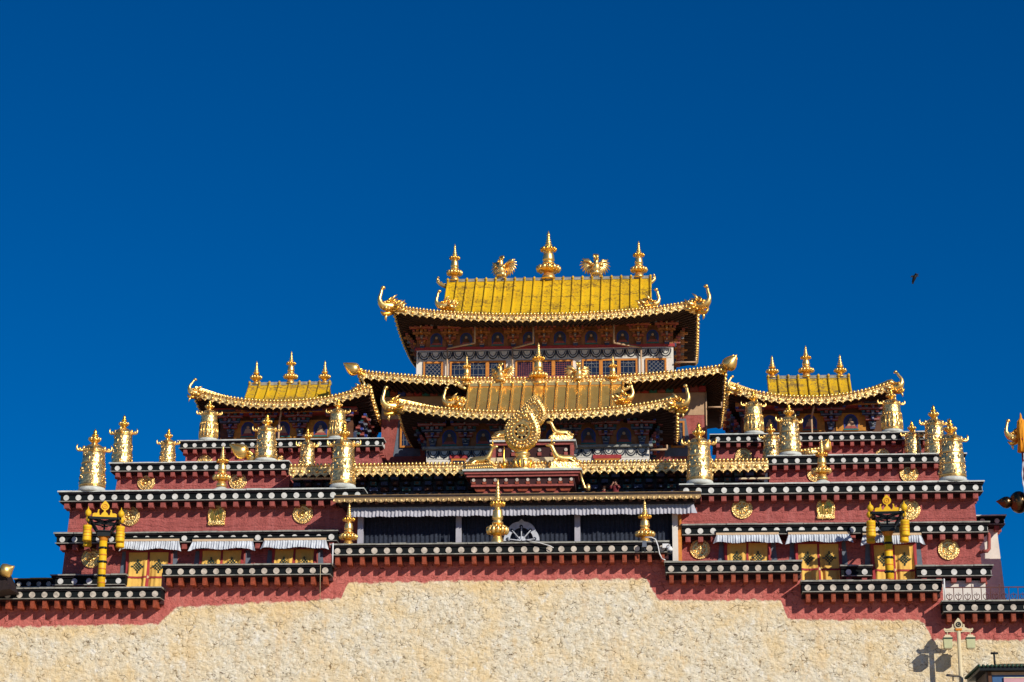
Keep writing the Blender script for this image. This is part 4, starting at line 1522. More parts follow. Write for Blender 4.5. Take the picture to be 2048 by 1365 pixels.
def makara_model():
    """roof corner water-monster head: snout along +x, trunk curled up, open jaw, spiky mane; unit length"""
    t = thing('makara_head', (0, 0, 0), 'gilded makara head', 'roof ornament')
    m = MB()
    m.tube([(-.34, 0, -.06), (-.08, 0, .02), (.18, 0, .08), (.40, 0, .08), (.55, 0, .10), (.65, 0, .20), (.70, 0, .34), (.69, 0, .48), (.64, 0, .62), (.62, 0, .76), (.58, 0, .88)],
           [.17, .24, .25, .23, .19, .135, .10, .085, .075, .07, .065], 'gold', 10)
    m.ball((.54, 0, .92), .095, 'gold', (1.2, 1, .9), 8)
    m.build('head', t)
    m = MB()
    m.tube([(.05, 0, -.14), (.30, 0, -.26), (.50, 0, -.30), (.64, 0, -.20)], [.13, .12, .09, .03], 'gold_amber', 8)
    m.tube([(.36, 0, -.30), (.40, 0, -.48), (.36, 0, -.62)], [.08, .06, .01], 'gold', 6)
    m.build('jaw', t)
    m = MB()
    rnd = random.Random(11)
    for s in (-1, 1):
        m.ball((.34, s*.20, .22), .09, 'gold_amber', (1, .8, 1), 7)
        m.ball((.50, s*.15, .20), .07, 'gold', (1, .8, 1), 6)
        m.tube([(.24, s*.18, .26), (.12, s*.26, .48), (-.03, s*.28, .60)], [.07, .05, .01], 'gold', 5)
        m.tube([(.08, s*.22, .05), (-.16, s*.40, .14), (-.34, s*.44, .34)], [.11, .07, .01], 'gold', 5)
        m.tube([(-.05, s*.2, -.1), (-.28, s*.36, -.12), (-.46, s*.38, .04)], [.10, .07, .01], 'gold', 5)
        m.tube([(.20, s*.2, -.06), (.02, s*.42, -.10), (-.12, s*.48, .06)], [.09, .06, .01], 'gold_amber', 5)
        for k in range(13):
            m.ball((rnd.uniform(-.32, .5), s*rnd.uniform(.16, .27), rnd.uniform(-.20, .24)), rnd.uniform(.05, .085), 'gold_amber' if k % 3 == 0 else 'gold', (1, .8, 1), 6)
    for k in range(8):
        x = .32-.10*k
        m.tube([(x, 0, .24-.02*k), (x-.10, rnd.uniform(-.06, .06), .44-.02*k), (x-.26, rnd.uniform(-.1, .1), .56-.03*k)], [.085, .055, .008], 'gold' if k % 2 else 'gold_amber', 5)
    for k in range(4):
        m.tube([(.58-.06*k, .09*(-1)**k, .02), (.59-.06*k, .10*(-1)**k, -.12)], [.035, .005], 'gold', 4)
    m.build('mane', t)
    return Proto(t)
MAK = makara_model()

def bud_model():
    """flame jewel bud, axis along +z, unit length from collar to tip"""
    t = thing('flame_bud', (0, 0, 0), 'gilded flame bud', 'roof ornament')
    m = MB()
    m.lathe([(.10, -.02), (.20, .03), (.33, .14), (.385, .27), (.365, .42), (.29, .58), (.18, .75), (.085, .89), (.005, 1.02)], 'gold', seg=20)
    for k in range(4):
        a = k*PI/2+.4
        pts = [(.20, .03), (.345, .14), (.40, .27), (.38, .42), (.305, .58), (.195, .75), (.10, .89)]
        m.tube([(r_*math.cos(a), r_*math.sin(a), z) for r_, z in pts], .022, 'gold_amber', 5)
    m.build('bud', t)
    m = MB()
    m.lathe([(.16, -.34), (.20, -.30), (.13, -.24), (.19, -.16), (.20, -.10), (.13, -.06), (.14, -.01)], 'gold_amber', seg=14)
    m.build('collar', t)
    return Proto(t)
BUD = bud_model()

def garuda_model():
    """winged bird guardian, unit height, facing -y"""
    t = thing('garuda_statue', (0, 0, 0), 'gilded winged guardian statue', 'statue')
    m = MB()
    m.tube([(0, .04, .16), (0, .0, .28), (0, -.05, .42), (0, -.04, .54), (0, -.05, .62), (0, -.08, .70), (0, -.08, .78)], [.14, .19, .18, .15, .09, .12, .09], 'gold', 10)
    m.tube([(0, -.16, .70), (0, -.26, .67), (0, -.29, .61)], [.05, .035, .01], 'gold_amber', 6)
    for s in (-1, 1):
        m.ball((s*.06, -.17, .74), .03, 'gold_amber', (1, 1, 1), 5)
        m.tube([(s*.10, .02, .22), (s*.19, -.03, .12), (s*.17, .0, .0)], [.10, .06, .04], 'gold', 6)
        for q in (-1, 0, 1):
            m.tube([(s*.17, .0, .02), (s*.17+q*.05, -.10, .0)], [.03, .01], 'gold', 4)
        m.tube([(s*.15, -.04, .52), (s*.24, -.14, .44), (s*.15, -.22, .50)], [.06, .05, .03], 'gold', 6)
        m.tube([(s*.03, -.02, .80), (s*.10, 0, .90), (s*.09, .02, .98)], [.05, .035, .008], 'gold', 5)
    for k in range(5):
        a = -.7+.35*k
        m.tube([(0, -.03, .76), (.09*math.sin(a), .0, .90), (.16*math.sin(a), .02, .90+.10*math.cos(a))], [.05, .035, .008], 'gold_amber', 5)
    m.lathe([(.22, .10), (.20, .2), (.17, .3)], 'gold_fine_relief', seg=12)
    m.build('body', t)
    for s in (-1, 1):
        m = MB()
        for k in range(8):
            a = R(52-17*k)
            L = .50-.012*abs(k-2)
            p0 = Vector((s*.13, .06, .54))
            p1 = p0+Vector((s*L*.6*math.cos(a), .10, L*.6*math.sin(a)))
            p2 = p0+Vector((s*L*math.cos(a-.35), .13, L*math.sin(a-.35)))
            m.tube([p0, p1, p2], [.05, .075, .015], 'gold' if k % 2 else 'gold_fine_relief', 6, flat=.35)
        m.tube([(s*.12, .03, .54), (s*.30, .06, .68), (s*.44, .08, .70), (s*.50, .10, .80)], [.06, .055, .04, .015], 'gold', 6)
        m.build('wing', t)
    m = MB()
    for k in range(5):
        a = -.5+.25*k
        m.tube([(0, .12, .2), (.25*math.sin(a), .26, .22), (.4*math.sin(a), .34, .38)], [.07, .06, .015], 'gold', 5)
    m.build('tail', t)
    return Proto(t)
GAR = garuda_model()

def deer_model():
    """deer lying on a beaded lotus base and looking up along +x; base length 1.7"""
    t = thing('golden_deer', (0, 0, 0), 'gilded kneeling deer', 'deer statue')
    m = MB()
    m.tube([(-.78, 0, .60), (-.62, 0, .68), (-.30, 0, .72), (.10, 0, .72), (.38, 0, .78), (.52, 0, .98), (.62, 0, 1.22), (.70, 0, 1.42), (.80, 0, 1.50), (.94, 0, 1.50), (1.06, 0, 1.50)],
           [.10, .21, .24, .23, .22, .16, .12, .115, .12, .085, .05], 'gold', 10)
    for s in (-1, 1):
        m.tube([(.34, s*.16, .66), (.62, s*.20, .62), (.66, s*.20, .52), (.36, s*.2, .50)], [.10, .075, .06, .05], 'gold', 6)
        m.tube([(-.55, s*.18, .66), (-.28, s*.26, .62), (-.60, s*.26, .52), (-.30, s*.26, .48)], [.14, .10, .06, .05], 'gold', 6)
        m.tube([(.74, s*.08, 1.54), (.66, s*.18, 1.60), (.56, s*.22, 1.62)], [.05, .05, .01], 'gold', 5)
        m.ball((.86, s*.085, 1.54), .025, 'gold_amber', (1, 1, 1), 5)
    m.tube([(-.78, 0, .62), (-.90, 0, .66), (-.96, 0, .56)], [.06, .05, .02], 'gold', 5)
    m.build('body', t)
    m = MB()
    m.tube([(.74, 0, 1.58), (.72, 0, 1.78), (.74, 0, 2.0)], [.055, .04, .008], 'gold_amber', 6)
    m.build('horn', t)
    m = MB()
    m.box(-.88, .88, -.42, .42, 0, .12, 'gold')
    m.box(-.80, .80, -.36, .36, .12, .46, 'gold_fine_relief')
    for z, r_, q in ((.18, .075, 15), (.40, .06, 17)):
        for k in range(q):
            x = -.82+1.64*k/(q-1)
            m.ball((x, -.38, z), r_, 'gold', (.8, 1, 1.2), 6)
        for s in (-1, 1):
            for k in range(5):
                m.ball((s*.82, -.36+.16*k, z), r_, 'gold', (1, .8, 1.2), 6)
    m.build('lotus_base', t)
    return Proto(t)
DEER = deer_model()

def wheel_model():
    """dharma wheel inside a flame shaped gilt plate on a vase foot; plate radius 1, centre at z=0"""
    t = thing('dharma_wheel', (0, 0, 0), 'gilded wheel', 'wheel ornament')
    def outl(k, n=44):
        pts = []
        for i in range(n):
            a = 2*PI*i/n-PI/2
            ca, sa = math.cos(a), math.sin(a)
            r_ = k
            x, z = r_*ca, r_*sa
            if sa > 0:
                tip = sa**3
                x *= (1-.30*tip)
                z *= (1+.34*tip)
            pts.append((x, z))
        return pts
    m = MB()
    o1, o2 = outl(1.0), outl(.97)
    ci = [(.46*math.cos(2*PI*i/44-PI/2), .46*math.sin(2*PI*i/44-PI/2)) for i in range(44)]
    vs, fs = [], []
    n = 44
    for (x, z), (cx, cz) in zip(o1, ci):
        vs += [(x, -.05, z), (x*.72+cx*.28, -.16, z*.72+cz*.28), (cx, -.10, cz), (cx, .10, cz), (x, .05, z)]
    for i in range(n):
        j = (i+1) % n
        for q in range(5):
            r_ = (q+1) % 5
            fs.append((i*5+q, j*5+q, j*5+r_, i*5+r_))
    m.add(vs, fs, 'gold_fine_relief')
    rnd = random.Random(5)
    for i in range(n):
        x, z = o2[i]
        m.ball((x, -.07, z), .065, 'gold', (1, 1, 1), 6)
    for q, (f, cnt, rr) in enumerate(((.80, 26, .075), (.62, 20, .08))):
        for i in range(cnt):
            a = 2*PI*(i+.5*q)/cnt
            x, z = math.cos(a), math.sin(a)
            if z > 0:
                x *= 1-.30*z**3
                z *= 1+.34*z**3
            m.ball((x*f, -.17, z*f), rr*rnd.uniform(.8, 1.25), 'gold', (1, .8, 1), 6)
    for z in (.85, 1.02, 1.16):
        m.ball((0, -.15, z), .10-.03*(z-.95), 'gold', (1, .8, 1.3), 6)
    m.tube([(-.97, -.02, -.1), (-.80, -.05, -.55), (-.45, -.07, -.90), (0, -.08, -1.03), (.45, -.07, -.90), (.80, -.05, -.55), (.97, -.02, -.1)], [.04, .09, .11, .12, .11, .09, .04], 'gold_amber', 8)
    m.build('flame_plate', t)
    m = MB()
    m.ring((0, 0, 0), .40, .50, -.19, -.05, 'gold', 32)
    m.ring((0, 0, 0), .19, .25, -.15, -.05, 'gold', 24)
    for k in range(8):
        a = 2*PI*(k+.3)/8
        m.bar((.05*math.cos(a), -.10, .05*math.sin(a)), (.45*math.cos(a), -.10, .45*math.sin(a)), .075, .08, 'gold', (0, 1, 0))
        m.ball((.33*math.cos(a), -.13, .33*math.sin(a)), .065, 'gold', (1, 1, 1), 6)
    m.ball((0, -.14, 0), .13, 'gold', (1, .8, 1), 8)
    m.build('wheel', t)
    m = MB()
    m.lathe([(.62, -2.0), (.60, -1.92), (.44, -1.86), (.48, -1.5), (.50, -1.42), (.36, -1.36), (.32, -1.25), (.42, -1.17), (.38, -1.08), (.24, -.98)], 'gold', seg=22)
    for k in range(12):
        a = 2*PI*k/12
        m.tube([(.46*math.cos(a), .46*math.sin(a), -1.84), (.50*math.cos(a), .50*math.sin(a), -1.48)], .05, 'gold_amber' if k % 3 == 0 else 'gold', 5)
    m.build('vase_foot', t)
    return Proto(t)
WHEEL = wheel_model()

# ------------------------------------------------------------------ gilded ornaments: places
G_FIN = 'gilded roof finials'
def put_finial(px, py0, py1, Y, label, tall=True, zb=None, wpx=None):
    p = P(px, py1, Y)
    z0 = p.z if zb is None else zb
    h = P(px, py0, Y).z-z0
    k = 1.0
    if wpx:
        k = wpx*MPP((py0+py1)/2, Y)/((.45 if tall else .58)*h)
    return (FIN_T if tall else FIN_S).place((p.x, Y, z0), 1, label, group=G_FIN, sxyz=(h*k, h*k, h))

T = PAV['top']
put_finial(909, 488, 559, T['yr'], 'gold finial on the left end of the highest yellow ridge', zb=T['zr'], wpx=31)
put_finial(1097, 462, 561, T['yr'], 'tallest gold finial, at the middle of the highest yellow ridge', zb=T['zr'], wpx=47)
put_finial(1278, 482, 556, T['yr'], 'gold finial on the right end of the highest yellow ridge', zb=T['zr'], wpx=33)
F_ = PAV['front']
put_finial(933, 711, 771, F_['yr'], 'gold finial on the left end of the mirror gold roof ridge', zb=F_['zr'], wpx=23)
put_finial(1077, 685, 769, F_['yr'], 'large gold finial at the middle of the mirror gold roof ridge', zb=F_['zr'], wpx=36)
put_finial(1226, 711, 768, F_['yr'], 'gold finial on the right end of the mirror gold roof ridge', zb=F_['zr'], wpx=24)
wl, wr = PAV['L'], PAV['R']
put_finial(512, 722, 768, wl['yr'], 'short finial at the outer end of the left pavilion ridge', False, zb=wl['zr'], wpx=25)
put_finial(581, 702, 767, wl['yr'], 'taller middle finial on the left pavilion ridge', True, zb=wl['zr'], wpx=28)
put_finial(649, 721, 766, wl['yr'], 'short finial at the inner end of the left pavilion ridge', False, zb=wl['zr'], wpx=25)
put_finial(1545, 711, 755, wr['yr'], 'short finial at the inner end of the right pavilion ridge', False, zb=wr['zr'], wpx=26)
put_finial(1613, 691, 754, wr['yr'], 'taller middle finial on the right pavilion ridge', True, zb=wr['zr'], wpx=30)
put_finial(1681, 709, 753, wr['yr'], 'short finial at the outer end of the right pavilion ridge', False, zb=wr['zr'], wpx=26)
zS3 = zmid(662, 1337, 1085, -7.1)
put_finial(697, 1006, 1074, -6.3, 'gold finial on the parapet at the left end of the porch', zb=zS3, wpx=36)
put_finial(995, 957, 1074, -6.3, 'big gold finial on the parapet in front of the porch middle', zb=zS3, wpx=43)
put_finial(1290, 1000, 1071, -6.3, 'gold finial on the parapet near the right porch post and camera', zb=zS3, wpx=38)
for px in (697, 995, 1290):
    x = P(px, 1078, -6.3).x
    m = MB()
    w_ = 15*.0295
    m.box(x-w_, x+w_, -6.75, -5.9, zS3-.02, zS3+.05, 'slab_stone')
    tag(m.build('stone_pad'), {697: 'flat stone pad under the finial at the left porch end', 995: 'flat stone pad under the big middle parapet finial',
                               1290: 'flat stone pad under the finial near the right porch post'}[px], 'pad', 'pads under the parapet finials')
# two finials on white domes on the hall roof
for px, py0, py1, key, lb, lb2 in ((443, 890, 970, 'L', 'lone finial on a white dome in front of the left setback storey', 'white plaster dome carrying the finial on the left wing roof'),
                                   (1645, 877, 957, 'R', 'lone finial on a white dome in front of the right setback storey', 'white plaster dome carrying the finial on the right wing roof')):
    Y = -1.7
    x = P(px, py1, Y).x
    m = MB()
    m.lathe([(.66, 0), (.62, .08), (.42, .20), (.25, .30), (.14, .36)], 'slab_white', (x, Y, zc1[key]-.02), 20)
    tag(m.build('dome'), lb2, 'dome', 'white domes under the roof finials')
    put_finial(px, py0, py1, Y, lb, zb=zc1[key]+.33, wpx=35)

G_BAN = 'gilded victory banners'
def put_banner(px, py0, wpx, Y, zb, label, kind=0):
    p = P(px, py0, Y)
    w_ = wpx*MPP(py0+40, Y)
    h = p.z-zb
    s = h/2.55
    return (BAN_A, BAN_B)[kind].place((p.x, Y, zb), 1, label, rz=random.uniform(-.2, .2), group=G_BAN, sxyz=(w_, w_, s))
put_banner(191, 858, 52, -1.9, zc1['L'], 'big gold banner cylinder at the left end of the wing roof edge')
put_banner(689, 845, 50, -1.9, zc1['L'], 'big gold banner cylinder on the left wing roof edge beside the porch')
put_banner(1397, 845, 51, -1.9, zc1['R'], 'big gold banner cylinder on the right wing roof edge beside the porch')
put_banner(1899, 837, 52, -1.9, zc1['R'], 'big gold banner cylinder at the right end of the wing roof edge')
put_banner(249, 830, 42, 4.0, zD['DL'], 'tall banner cylinder at the left end of the left setback storey')
put_banner(338, 857, 34, 5.3, zD['DL'], 'small banner cylinder standing alone left of the narrow left storey')
put_banner(535, 828, 43, 2.4, zD['DL'], 'banner cylinder on white plinth before the left pavilion middle')
put_banner(616, 855, 34, 4.8, CEN['zfrieze']-.2, 'small banner cylinder rising behind the left part of the gold frieze')
put_banner(420, 800, 38, 6.9, zD['EL'], 'ribbed banner under the outer eave of the left pavilion', 1)
put_banner(677, 797, 36, 6.9, zD['EL'], 'ribbed banner under the inner eave of the left pavilion', 1)
put_banner(1506, 781, 38, 6.9, zD['ER'], 'ribbed banner under the inner eave of the right pavilion', 1)
put_banner(1781, 777, 41, 6.9, zD['ER'], 'ribbed banner under the outer eave of the right pavilion', 1)
put_banner(1541, 846, 35, 5.2, zD['DR'], 'small banner cylinder at the inner end of the right setback storey')
put_banner(1577, 807, 43, 2.4, zD['DR'], 'banner cylinder on white plinth before the right pavilion')
put_banner(1823, 842, 34, 5.0, zD['DR'], 'small banner cylinder behind the right end setback roof')
put_banner(1866, 810, 42, 4.2, zD['DR'], 'tall banner cylinder at the right end of the right setback storey')

G_MED = 'gold medallions on the red walls'
def put_disc(px, py, rpx, Y, kind, label):
    p = P(px, py, Y)
    s = rpx*MPP(py, Y)
    return DISC[kind].place((p.x, Y-.10*s, p.z), s, label, group=G_MED)
put_disc(183, 1117, 20.5, YH, 1, 'gold medallion behind the left yellow lamp pole, on the lower red wall')
put_disc(260, 1033, 20.5, YH, 1, 'gold medallion on the left wing, partly behind the yellow lamp arm')
put_disc(606, 1028, 21, YH, 2, 'gold medallion on the left wing near the porch, below the upper cornice')
put_disc(293, 965, 18.5, YD, 2, 'outer gold medallion on the low left setback storey')
put_disc(476, 963, 18.5, YD, 1, 'gold medallion beside the white domed finial of the left roof')
put_disc(410, 925, 15.5, YE, 0, 'half hidden medallion on the narrow storey under the left pavilion')
put_disc(556, 925, 15.5, YE, 0, 'medallion almost hidden behind the banner below the left pavilion')
put_disc(1484, 1018, 21, YH, 0, 'gold medallion on the right wing between porch and gold plaque')
put_disc(1819, 1020, 21, YH, 2, 'gold medallion on the right wing, partly behind the yellow lamp')
put_disc(1400, 1099, 20.5, YH, 0, 'gold medallion on the lower red wall beside the right porch post')
put_disc(1897, 1100, 21, YH, 0, 'gold medallion at the right end of the lower red wall')
put_disc(1632, 948, 18, YD, 2, 'medallion half hidden by the white domed finial of the right roof')
put_disc(1818, 948, 18.5, YD, 0, 'outer gold medallion on the low right setback storey')
put_disc(1487, 913, 16.5, YE, 1, 'gold medallion above the right end of the gold frieze')
put_disc(1765, 912, 14.5, YE, 0, 'half hidden medallion on the narrow storey under the right pavilion')
for px, py, lb in ((434, 1031, 'gold shield plaque in the middle of the left wing wall'), (1651, 1018, 'gold shield plaque in the middle of the right wing wall')):
    p = P(px, py, YH)
    SHIELD.place((p.x, YH-.07, p.z), 18.2*MPP(py, YH), lb, group='gold shield plaques')

G_MAK = 'gilded makara heads on roof corners'
def put_mak(px, py, L, Y, side, label, yaw=28, tilt=0):
    """px,py: middle of the head; L length in pixels from mane to snout"""
    p = P(px, py, Y)
    s = L*MPP(py, Y)/1.27
    p.z -= .08*s
    a = R(180+yaw) if side < 0 else R(-yaw)
    o = MAK.place((p.x-math.cos(a)*.25*s, Y-math.sin(a)*.25*s, p.z-.15*s), s, label, group=G_MAK, rot=(0, R(-tilt), a))
    return o
put_mak(778, 607, 57, 17.0, -1, 'makara head on the left eave corner of the topmost roof')
put_mak(1401, 604, 56, 17.0, 1, 'makara head on the right eave corner of the topmost roof')
put_mak(889, 607, 46, 19.2, -1, 'smaller makara head beside the left edge of the highest yellow roof', 10)
put_mak(1302, 604, 46, 19.2, 1, 'smaller makara head beside the right edge of the highest yellow roof', 10)
put_mak(784, 807, 57, 5.6, -1, 'makara head on the left eave corner of the mirror gold roof')
put_mak(1360, 803, 55, 5.6, 1, 'makara head on the right eave corner of the mirror gold roof')
put_mak(904, 802, 48, 7.2, -1, 'makara head on the mirror gold roof left of its panels', 10)
put_mak(1250, 792, 46, 7.2, 1, 'makara head on the mirror gold roof right of its panels', 10)
put_mak(388, 784, 40, 9.6, -1, 'makara head on the outer corner of the left pavilion', 20, 20)
put_mak(1794, 772, 44, 9.6, 1, 'makara head on the outer corner of the right pavilion', 20, 20)
put_mak(1464, 776, 36, 9.6, -1, 'makara head on the inner corner of the right pavilion', 20, 20)
put_mak(722, 775, 30, 9.8, 1, 'makara head on the inner corner of the left pavilion, under the bud', 20, 20)

def curl(px, py, Y, side, h, label):
    p = P(px, py, Y)
    k = MPP(py, Y)*h
    m = MB()
    s = side
    pts = [(-s*.5, 0, -.3), (0, 0, -.1), (s*.45, 0, .1), (s*.75, 0, .4), (s*.8, 0, .75), (s*.65, 0, 1.0)]
    m.tube([(p.x+x*k, Y, p.z+z*k) for x, y, z in pts], [.28*k, .26*k, .22*k, .18*k, .13*k, .04*k], 'gold', 8)
    for i, (x, y, z) in enumerate(pts[1:5]):
        m.ball((p.x+(x-s*.12)*k, Y-.1*k, p.z+(z+.14)*k), .15*k, 'gold_fine_relief', (1, 1, 1), 6)
    return tag(m.build('ridge_curl'), label, 'roof ornament', 'curled ridge ends')
curl(888, 570, T['yr'], -1, 17, 'curled gold ridge end beside the left finial of the highest roof')
curl(1296, 566, T['yr'], 1, 17, 'curled gold ridge end beside the right finial of the highest roof')
curl(926, 775, F_['yr'], -1, 14, 'dark gold ridge end at the left of the mirror gold roof')
curl(1250, 778, F_['yr'], 1, 15, 'bright gold ridge end at the right of the mirror gold roof')

G_BUD = 'gilded flame buds'
def put_bud(px, py, L, Y, dx, dz, dy, label, mat=None):
    p = P(px, py, Y)
    s = L*MPP(py, Y)
    d = Vector((dx, dy, dz)).normalized()
    q = d.to_track_quat('Z', 'Y').to_euler()
    return BUD.place(p, s, label, rot=q, group=G_BUD)
put_bud(717, 745, 36, 11.0, -1, .55, -.45, 'gold flame bud on the left eave corner of the middle roof')
put_bud(1451, 738, 36, 11.0, .75, .85, -.35, 'large gold flame bud on the right eave corner of the middle roof')
put_bud(494, 911, 42, 2.5, -1, .62, -.3, 'gold flame bud tilted towards the lone left finial, on the setback roof')
put_bud(1648, 905, 29, 4.0, .35, 1, -.2, 'gold flame bud rising behind the lone right finial')
for px, py, px2, py2, lb in ((500, 913, 511, 916, 'gilded stub carrying the bud beside the left middle banner'),
                             (1636, 906, 1602, 902, 'gilded stub carrying the bud behind the right lone finial')):
    a, b = P(px, py, 2.5 if px < 1000 else 4.0), P(px2, py2+8, 2.7 if px < 1000 else 4.2)
    m = MB()
    m.tube([a, a.lerp(b, .5)+Vector((0, 0, .08)), b], [.28, .33, .30], 'gold_fine_relief', 8)
    for k in range(6):
        q = a.lerp(b, k/5)
        m.ball((q.x, q.y-.2, q.z+.22), .13, 'gold', (1, 1, 1), 6)
    tag(m.build('bud_stub'), lb, 'roof ornament', 'stubs under the roof buds')

G_GAR = 'gilded garuda statues'
def put_gar(px, py0, py1, Y, zb, rz, label):
    p = P(px, py1, Y)
    h = P(px, py0, Y).z-zb
    GAR.place((p.x, Y, zb), h/1.0, label, rz=rz, group=G_GAR)
put_gar(1003, 511, 558, T['yr']-.1, T['zr']+.08, R(-28), 'winged guardian left of the tallest finial on the highest ridge')
put_gar(1192, 507, 556, T['yr']-.1, T['zr']+.08, R(12), 'winged guardian right of the tallest finial on the highest ridge')
put_gar(1001, 724, 770, F_['yr']-.1, F_['zr']+.08, R(-20), 'winged guardian left of the middle finial on the mirror gold roof')
put_gar(1157, 722, 768, F_['yr']-.1, F_['zr']+.08, R(14), 'winged guardian right of the middle finial on the mirror gold roof')

G_DEER = 'golden deer facing the wheels'
zt, zq = CEN['zplinth'], CEN['zrear']
def put_deer(px, Y, zb, side, L, label):
    x = P(px, 930, Y).x
    s = L*MPP(920, Y)/1.76
    DEER.place((x, Y, zb), s, label, rz=R(-12) if side > 0 else R(180+12), group=G_DEER)
put_deer(962, .15, zt, 1, 58, 'golden deer looking right towards the front wheel')
put_deer(1128, .15, zt, -1, 60, 'golden deer looking left towards the front wheel')
put_deer(1008, 3.9, zq, 1, 48, 'rear deer half hidden behind the front wheel, on the back plinth')
put_deer(1122, 3.9, zq, -1, 48, 'rear deer in clear view on the right of the back plinth')
def put_wheel(px, py, rpx, Y, zb, label, tilt):
    p = P(px, py, Y)
    s = rpx*MPP(py, Y)
    o = WHEEL.place((p.x, Y, p.z), s, label, rz=R(-14), group='golden wheels on plinths')
    for c in kids(o):
        if c.name.startswith('vase_foot'):
            k = (p.z-zb)/s
            c.scale = (1, 1, k/2.0)
        else:
            c.rotation_euler = (R(6), R(tilt), 0)
put_wheel(1045, 864, 38, .1, zt, 'front golden wheel in a beaded flame plate above the red plinth', 16)
put_wheel(1066, 829, 28, 3.9, zq, 'rear golden wheel peeking out behind the front one', 10)
m = MB()
x = P(1008, 915, .2).x
m.lathe([(.10, 0), (.05, .1), (.2, .35), (.22, .45), (.1, .6), (.07, .7), (.03, 1.3), (.005, 1.8)], 'gold_amber', (x, .2, zt), 12)
tag(m.build('spike_finial'), 'slim amber spike finial between left deer and front wheel', 'finial')

# ------------------------------------------------------------------ windows, curtains, awnings
def endless_knot(m, cx, cz, r_, y):
    n = 4
    u = r_/n
    for i in range(n):
        o_ = (i-(n-1)/2)*u*1.35
        L = r_*.98-abs(o_)*.25
        for s in (1, -1):
            c = Vector((cx+o_*.707, y, cz+s*o_*.707*-1))
            d = Vector((.707, 0, .707*s))
            m.bar(c-d*L*.72, c+d*L*.72, u*.42, .03, 'cloth_green', (0, 1, 0))
    for a in (0, PI/2, PI, 3*PI/2):
        c = Vector((cx+r_*.92*math.cos(a), y, cz+r_*.92*math.sin(a)))
        m.ring(c, u*.25, u*.62, -.015, .015, 'cloth_green', 8)

